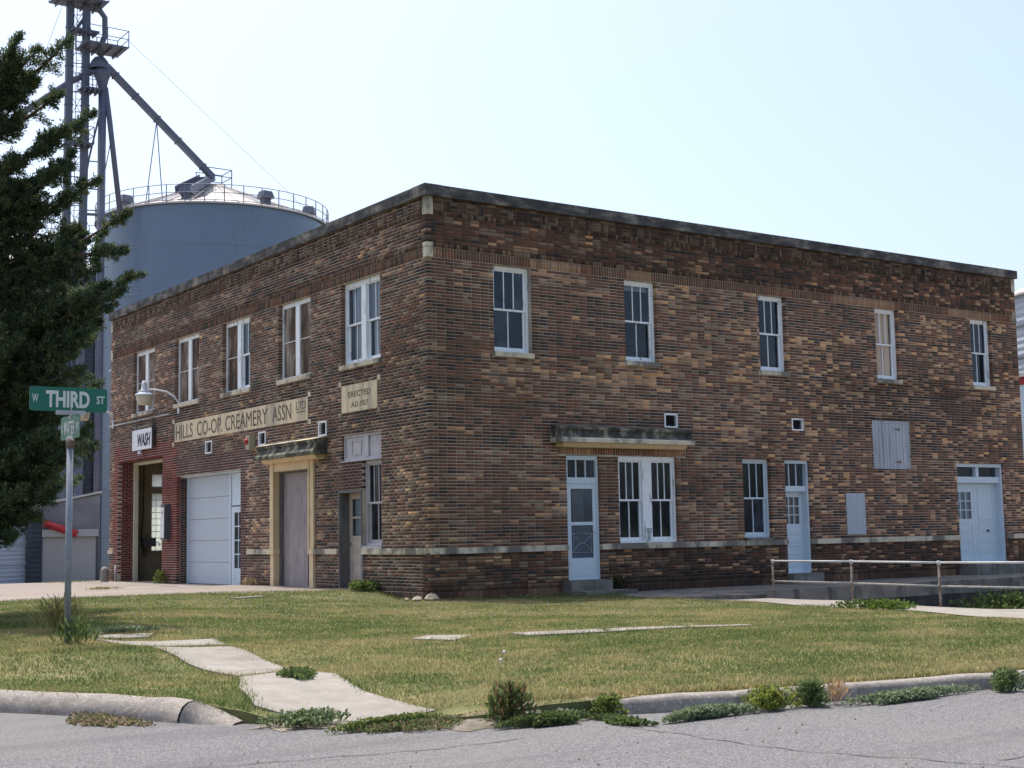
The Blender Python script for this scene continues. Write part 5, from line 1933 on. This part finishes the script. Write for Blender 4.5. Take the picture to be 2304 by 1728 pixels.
# longer fringe along kerbs, slabs and walls
ex, ey = [], []
for path, n in ((KERB_L, 9000), (KERB_R[:7], 12000)):
    P_ = resample(path, .05)
    q = rg.integers(0, len(P_), n)
    ex += [P_[i].x + rg.normal(0, .05) for i in q]
    ey += [P_[i].y + abs(rg.normal(0, .07)) + .01 for i in q]
for s_ in SLABS:
    P_ = resample([*s_, s_[0]], .05)
    q = rg.integers(0, len(P_), int(len(P_) * 10))
    ex += [P_[i].x + rg.normal(0, .035) for i in q]
    ey += [P_[i].y + rg.normal(0, .035) for i in q]
for (xa, ya), (xb, yb), n in (((0, -.15), (3.1, -.2), 1800), ((-.15, 0), (-.12, 2.4), 1500), ((-6.8, 4.6), (-3.2, 4.45), 1600), ((-3.2, 4.45), (-.2, 2.6), 1800), ((3.0, -3.1), (3.8, -4.8), 1200), ((3.3, -6.6), (3.0, -8.4), 1500)):
    t_ = rg.random(n)
    ex += list(xa + (xb - xa) * t_ + rg.normal(0, .08, n))
    ey += list(ya + (yb - ya) * t_ + rg.normal(0, .08, n))
ex, ey = np.array(ex), np.array(ey)
blades('edge_grass', ex, ey, .02, .065, .005, 'longer grass fringing the kerbs, slabs and walls', 'grass', lawn_col, .9)
# white clover heads
cx_, cy_ = lawn_points(5000, (-11, 3), (-8, 4.5))
kk = rg.random(len(cx_)) < .30
cx_, cy_ = cx_[kk], cy_[kk]
n = len(cx_)
zc = H(cx_, cy_) + .045
r_ = rg.uniform(.006, .011, n)
o3 = np.stack([np.stack([cx_ + r_ * math.cos(a), cy_ + r_ * math.sin(a), zc + .01 * (i % 2)], 1) for i, a in enumerate((0, 2.1, 4.2))], 1)
o4 = np.stack([np.stack([cx_ + r_ * math.cos(a), cy_, zc + r_ * math.sin(a)], 1) for a in (.5, 2.6, 4.7)], 1)
tag(raw_mesh('clover_flowers', np.concatenate([o3.reshape(-1, 3), o4.reshape(-1, 3)]), None, 'weed', None, np.full((n * 6, 3), .5)), 'tiny white clover heads dotted through the lawn', 'clover', kind='stuff')


# ------------------------------------------------------------------ weeds and small plants
def leaf_cloud(name, loc, rad, hgt, n, leaf, colours, label=None, cat=None, group=None, stems=10, upright=.5, aspect=.35, kind=None):
    cl = rg.random((n, 1))
    ang = rg.uniform(0, 2 * math.pi, n)
    rr = np.sqrt(rg.random(n))
    hz = rg.random(n) ** .8
    prof = np.sqrt(np.clip(1 - (hz - .35) ** 2 / .55, .08, 1)) * (.72 + .28 * np.sin(ang * 3 + loc[0] * 9) + .2 * np.sin(ang * 5 + loc[1] * 7))
    P = np.stack([rad[0] * rr * np.cos(ang) * prof, rad[1] * rr * np.sin(ang) * prof, hgt * hz * rg.uniform(.7, 1.1, n)], 1)
    d = np.stack([np.cos(ang), np.sin(ang), np.full(n, upright * 2)], 1) + rg.normal(0, .5, (n, 3))
    d /= np.linalg.norm(d, axis=1)[:, None]
    s_ = np.cross(d, rg.normal(0, 1, (n, 3)))
    s_ /= np.linalg.norm(s_, axis=1)[:, None]
    L_ = rg.uniform(.6, 1.3, (n, 1)) * leaf
    w = L_ * aspect
    v = np.stack([P, P + d * L_ * .5 - s_ * w, P + d * L_, P + d * L_ * .5 + s_ * w], 1).reshape(-1, 3)
    cs = np.array(colours)[rg.integers(0, len(colours), n)] * rg.uniform(.7, 1.35, (n, 1))
    C_ = np.repeat(cs, 4, 0)
    if stems:
        st = []
        sc_ = []
        for _ in range(stems):
            a = rg.uniform(0, 2 * math.pi)
            q = np.array((rad[0] * .7 * math.cos(a) * rg.random(), rad[1] * .7 * math.sin(a) * rg.random(), hgt * rg.uniform(.7, 1.05)))
            p0 = q * np.array((.25, .25, 0))
            k = np.array((.004, .003, 0))
            st += [p0 - k, p0 + k, q + k * .4, q - k * .4]
            sc_ += [np.array(colours[0]) * .9] * 4
        v = np.concatenate([v, np.array(st)])
        C_ = np.concatenate([C_, np.array(sc_)])
    o = raw_mesh(name, v, None, 'weed', None, C_, nper=4)
    o.location = loc
    return tag(o, label, cat, group, kind)


def at(x, y, dz=0.0): return (x, y, float(H(np.array(x), np.array(y))) + dz)


GRN = [(.11, .155, .05), (.145, .19, .065), (.085, .125, .05)]
YEL = [(.34, .34, .06), (.25, .28, .055), (.16, .21, .055)]
BLU = [(.22, .27, .16), (.28, .33, .21), (.17, .22, .12)]
DOCK = [(.12, .15, .05), (.16, .11, .055), (.09, .13, .05)]
leaf_cloud('dock_weed', (-8.60, -15.05, -.09), (.20, .16), .25, 560, .06, DOCK, 'dark upright dock weed where the right kerb begins', 'weed', upright=.9, aspect=.22, stems=14)
leaf_cloud('yellow_weed', (-6.70, -15.70, -.10), (.27, .17), .16, 1900, .026, YEL + GRN[:1], 'yellow green bush weed growing from the right kerb', 'weed', stems=16)
leaf_cloud('kerb_bush', (-6.33, -15.78, -.10), (.15, .12), .19, 1700, .024, [(.13, .18, .07), (.17, .22, .09)], 'round dark green weed just right of the yellow weed', 'weed', 'bushy weeds along the right kerb', stems=14)
leaf_cloud('kerb_bush', (-4.50, -16.16, -.10), (.18, .13), .17, 1700, .024, [(.13, .18, .07), (.17, .22, .09)], 'round dark green weed at the kerb near the right edge', 'weed', 'bushy weeds along the right kerb', stems=14)
leaf_cloud('straw_tuft', (-6.10, -15.80, -.10), (.10, .08), .14, 120, .10, [(.34, .22, .11), (.42, .30, .17)], 'dry straw tuft in the broken kerb gap', 'weed', upright=1.2, aspect=.05, stems=14)
leaf_cloud('gutter_weed', (-7.85, -15.22, -.10), (.14, .10), .15, 800, .028, YEL[1:] + GRN + YEL[1:], 'light green weed in the gutter beside the dock', 'weed', stems=10)
for (x_, y_, ra_, rb_, n_, cl_, lab) in ((-7.35, -15.72, .44, .11, 3600, BLU, 'blue green knotweed mat in the right gutter'), (-5.5, -16.02, .75, .10, 4000, BLU, 'green knotweed mat along the kerb near the right edge'),
                                         (-8.4, -15.25, .40, .10, 2400, GRN, 'grassy mat at the start of the right kerb'), (-9.25, -14.62, .50, .09, 2600, GRN + YEL[1:], 'leafy mat in front of the corner slab')):
    leaf_cloud('gutter_mat', (x_, y_, -.10), (ra_, rb_), .075, int(n_ * 1.6), .024, cl_, lab, 'ground cover', stems=0, upright=.6, kind='stuff')
leaf_cloud('crack_weed', (-7.98, -15.5, -.10), (.09, .42), .035, 1200, .03, GRN, 'low grass growing along the crack in the road', 'ground cover', stems=0, kind='stuff')
for (x_, y_) in ((-11.6, -11.55), (-11.0, -12.5), (-10.55, -13.3), (-11.9, -10.9)):
    pass
leaf_cloud('apron_sprigs', (-9.72, -14.12, -.09), (.34, .20), .09, 1500, .03, GRN + BLU, 'green sprigs between the left kerb end and the corner slab', 'ground cover', stems=0, upright=.6, kind='stuff')
leaf_cloud('apron_sprigs', (-8.25, -15.06, -.09), (.62, .13), .06, 2400, .024, GRN + BLU, 'leafy sprigs round the foot of the dock weed', 'ground cover', stems=0, upright=.7, kind='stuff')
leaf_cloud('apron_sprigs', (-9.0, -14.75, -.10), (.95, .20), .05, 5200, .022, GRN + [(.24, .19, .12), (.2, .15, .1)], 'sprigs and dry litter in front of the corner slab', 'ground cover', stems=0, upright=.5, kind='stuff')
leaf_cloud('gutter_litter', (-10.75, -12.75, -.10), (.22, .75), .03, 2600, .03, [(.22, .17, .10), (.28, .23, .15), (.10, .12, .05)], 'dry litter and sprigs along the left gutter', 'ground cover', stems=0, upright=.2, kind='stuff')
leaf_cloud('post_weed', at(-9.74, -9.02), (.24, .20), .22, 330, .07, GRN, 'leafy green weeds round the foot of the sign post', 'ground cover', stems=14, upright=.9, aspect=.14, kind='stuff')
leaf_cloud('tall_weed', at(-9.25, -6.9), (.42, .30), .36, 620, .10, [(.20, .19, .07), (.34, .29, .13), (.14, .17, .06)], 'tall seeding grass clump behind the sign post', 'weed', stems=60, upright=.8, aspect=.06)
for x_, y_, ra_, rb_, lab in ((-3.2, 9.5, .5, .25, 'low grass tuft in the middle of the driveway'), (-5.5, 13.5, .9, .3, 'grass tuft at the far side of the driveway'), (-1.4, 17.6, 1.2, .25, 'thin grass strip before the guard post'), (-6.5, 8.0, .7, .2, 'grass tuft on the near left of the driveway')):
    leaf_cloud('drive_tuft', at(x_, y_, .0), (ra_, rb_), .05, 900, .035, [(.17, .19, .06), (.26, .24, .11)], lab, 'ground cover', stems=0, upright=.8, aspect=.12, kind='stuff')
leaf_cloud('clover_patch', at(-8.75, -7.4), (.55, .16), .06, 1500, .03, BLU, 'pale low clover patch beside the old slab', 'ground cover', stems=0, kind='stuff')
leaf_cloud('slab_weed', at(-8.95, -12.45), (.14, .28), .07, 900, .035, GRN, 'low green weed spilling over the joint of the corner slab', 'weed', stems=0)
leaf_cloud('bay_weed', (-.18, 13.75, .07), (.22, .16), .34, 260, .09, [(.13, .17, .03), (.17, .20, .05)], 'bright green weed at the foot of the red pier', 'weed', stems=12, upright=.7, aspect=.14)
leaf_cloud('dry_weed', (-.15, 8.0, .12), (.10, .75), .2, 420, .05, [(.38, .30, .20), (.30, .22, .13)], 'dry pale weeds along the wall by the main doorway', 'ground cover', stems=26, upright=.8, kind='stuff')
leaf_cloud('wall_weed', at(-.25, 2.3), (.30, .6), .18, 900, .06, GRN + YEL[2:], 'green weeds on the bank by the small brown door', 'weed', stems=12)
leaf_cloud('step_weed', (4.45, -.22, -.02), (.22, .16), .34, 420, .06, [(.05, .07, .03), (.09, .07, .035)], 'scrubby weed beside the screen door step', 'weed', stems=14)
leaf_cloud('walk_weed', at(3.05, -8.4), (.35, .85), .13, 1500, .05, [(.09, .14, .03), (.12, .17, .04)], 'bright green weed patch on the edge of the right hand walk', 'weed', stems=6)
leaf_cloud('yard_weeds', (13.5, -3.2, -1.1), (2.6, .8), .75, 3600, .10, GRN, 'dark weeds growing in the sunken yard', 'ground cover', stems=60, kind='stuff')
leaf_cloud('yard_weeds', (19.3, -3.4, -1.1), (3.0, 1.0), .95, 3600, .12, GRN, 'dense dark weeds at the right of the sunken yard', 'ground cover', stems=60, kind='stuff')
leaf_cloud('walkway_weed', (17.6, -2.1, -.05), (.9, .25), .22, 700, .07, GRN, 'dark weed tuft on the edge of the raised walkway', 'weed', stems=10)
for i, (x_, y_, lab) in enumerate(((-6.81, -12.38, 'white dandelion clock in the lawn, the farther of two'), (-7.17, -12.85, 'white dandelion clock in the lawn, the nearer of two'))):
    dd = empty('dandelion', at(x_, y_), lab, 'flower', 'dandelion clocks in the lawn')
    MB().tube([(0, 0, 0), (.004, 0, .055)], .0025, 5).build('stem', 'cream_trim', dd)
    MB().lathe((.004, 0, .065), [(0, -.015), (.011, -.010), (.015, 0), (.011, .010), (0, .015)], 10).build('seed_head', 'board_white', dd, True)

# cracks in the road surface
for path in ([(-7.9, -15.1), (-8.1, -15.78), (-8.03, -16.22), (-8.01, -16.64), (-8.01, -17.18), (-7.84, -17.56), (-7.68, -17.84), (-7.62, -18.23), (-7.3, -18.9)], [(-7.4, -18.2), (-7.14, -18.19), (-6, -18.1), (-4, -18.2)], [(-14.5, -14.2), (-13, -14.6), (-11.5, -15.2), (-10, -15.6), (-8.9, -15.7)]):
    P_ = resample(path, .06)
    vs, fs = [], []
    for k, p in enumerate(P_):
        t = (P_[min(k + 1, len(P_) - 1)] - P_[max(k - 1, 0)]).normalized()
        nn = Vector((t.y, -t.x))
        w = .003 + .006 * abs(math.sin(k * 1.3) * math.cos(k * .37))
        c = p + nn * (.018 * math.sin(k * .9) + .02 * math.sin(k * .31))
        vs += [(c.x - nn.x * w, c.y - nn.y * w, ROAD + .004), (c.x + nn.x * w, c.y + nn.y * w, ROAD + .004)]
    fs = [(2 * k, 2 * k + 1, 2 * k + 3, 2 * k + 2) for k in range(len(P_) - 1)]
    tag(MB().add(vs, fs).build('road_crack', 'pebble'), kind='structure')

# rubble at the corner, pebbles on the road
for i, (x_, y_, s_, lab) in enumerate(((-.12, -.22, .16, 'pale rubble stone at the foot of the building corner, the largest'), (-.38, -.12, .10, 'small pale rubble stone left of the largest corner stone'), (-.55, .02, .07, 'smallest pale rubble stone by the building corner'))):
    me = MB()
    vs, fs = [], []
    prof = [(0, -.5), (.7, -.35), (1, .1), (.7, .6), (0, .8)]
    me.lathe((0, 0, 0), prof, 7)
    me.v = [(a * s_ * random.uniform(.75, 1.25), b * s_ * random.uniform(.6, 1.0), c * s_ * random.uniform(.7, 1.1)) for a, b, c in me.v]
    tag(me.build('rubble_stone', 'rock', None, False, at(x_, y_, .03)), lab, 'stone', 'rubble stones at the corner')
n = 420
px_ = np.concatenate([rg.uniform(-13, 2, n)])
py_ = np.concatenate([rg.uniform(-21, -14.6, n)])
kk = ~in_poly(px_, py_, [(a, b + .0) for a, b in LAWN]) & (py_ < -14.3 - (px_ + 9) * .16 - .9)
px_, py_ = px_[kk], py_[kk]
n = len(px_)
r_ = rg.uniform(.005, .014, (n, 1))
tet = np.array([(1, 0, 0), (-.5, .87, 0), (-.5, -.87, 0), (0, 0, 1.1)])
fcs = np.array([(0, 1, 3), (1, 2, 3), (2, 0, 3)])
pv = (np.stack([px_, py_, np.full(n, ROAD)], 1)[:, None] + tet[None] * r_[:, None]).reshape(-1, 3)
tag(raw_mesh('road_pebbles', pv, (np.arange(n)[:, None, None] * 4 + fcs[None]).reshape(-1, 3), 'pebble'), 'dark pebbles scattered on the road', 'pebbles', kind='stuff')
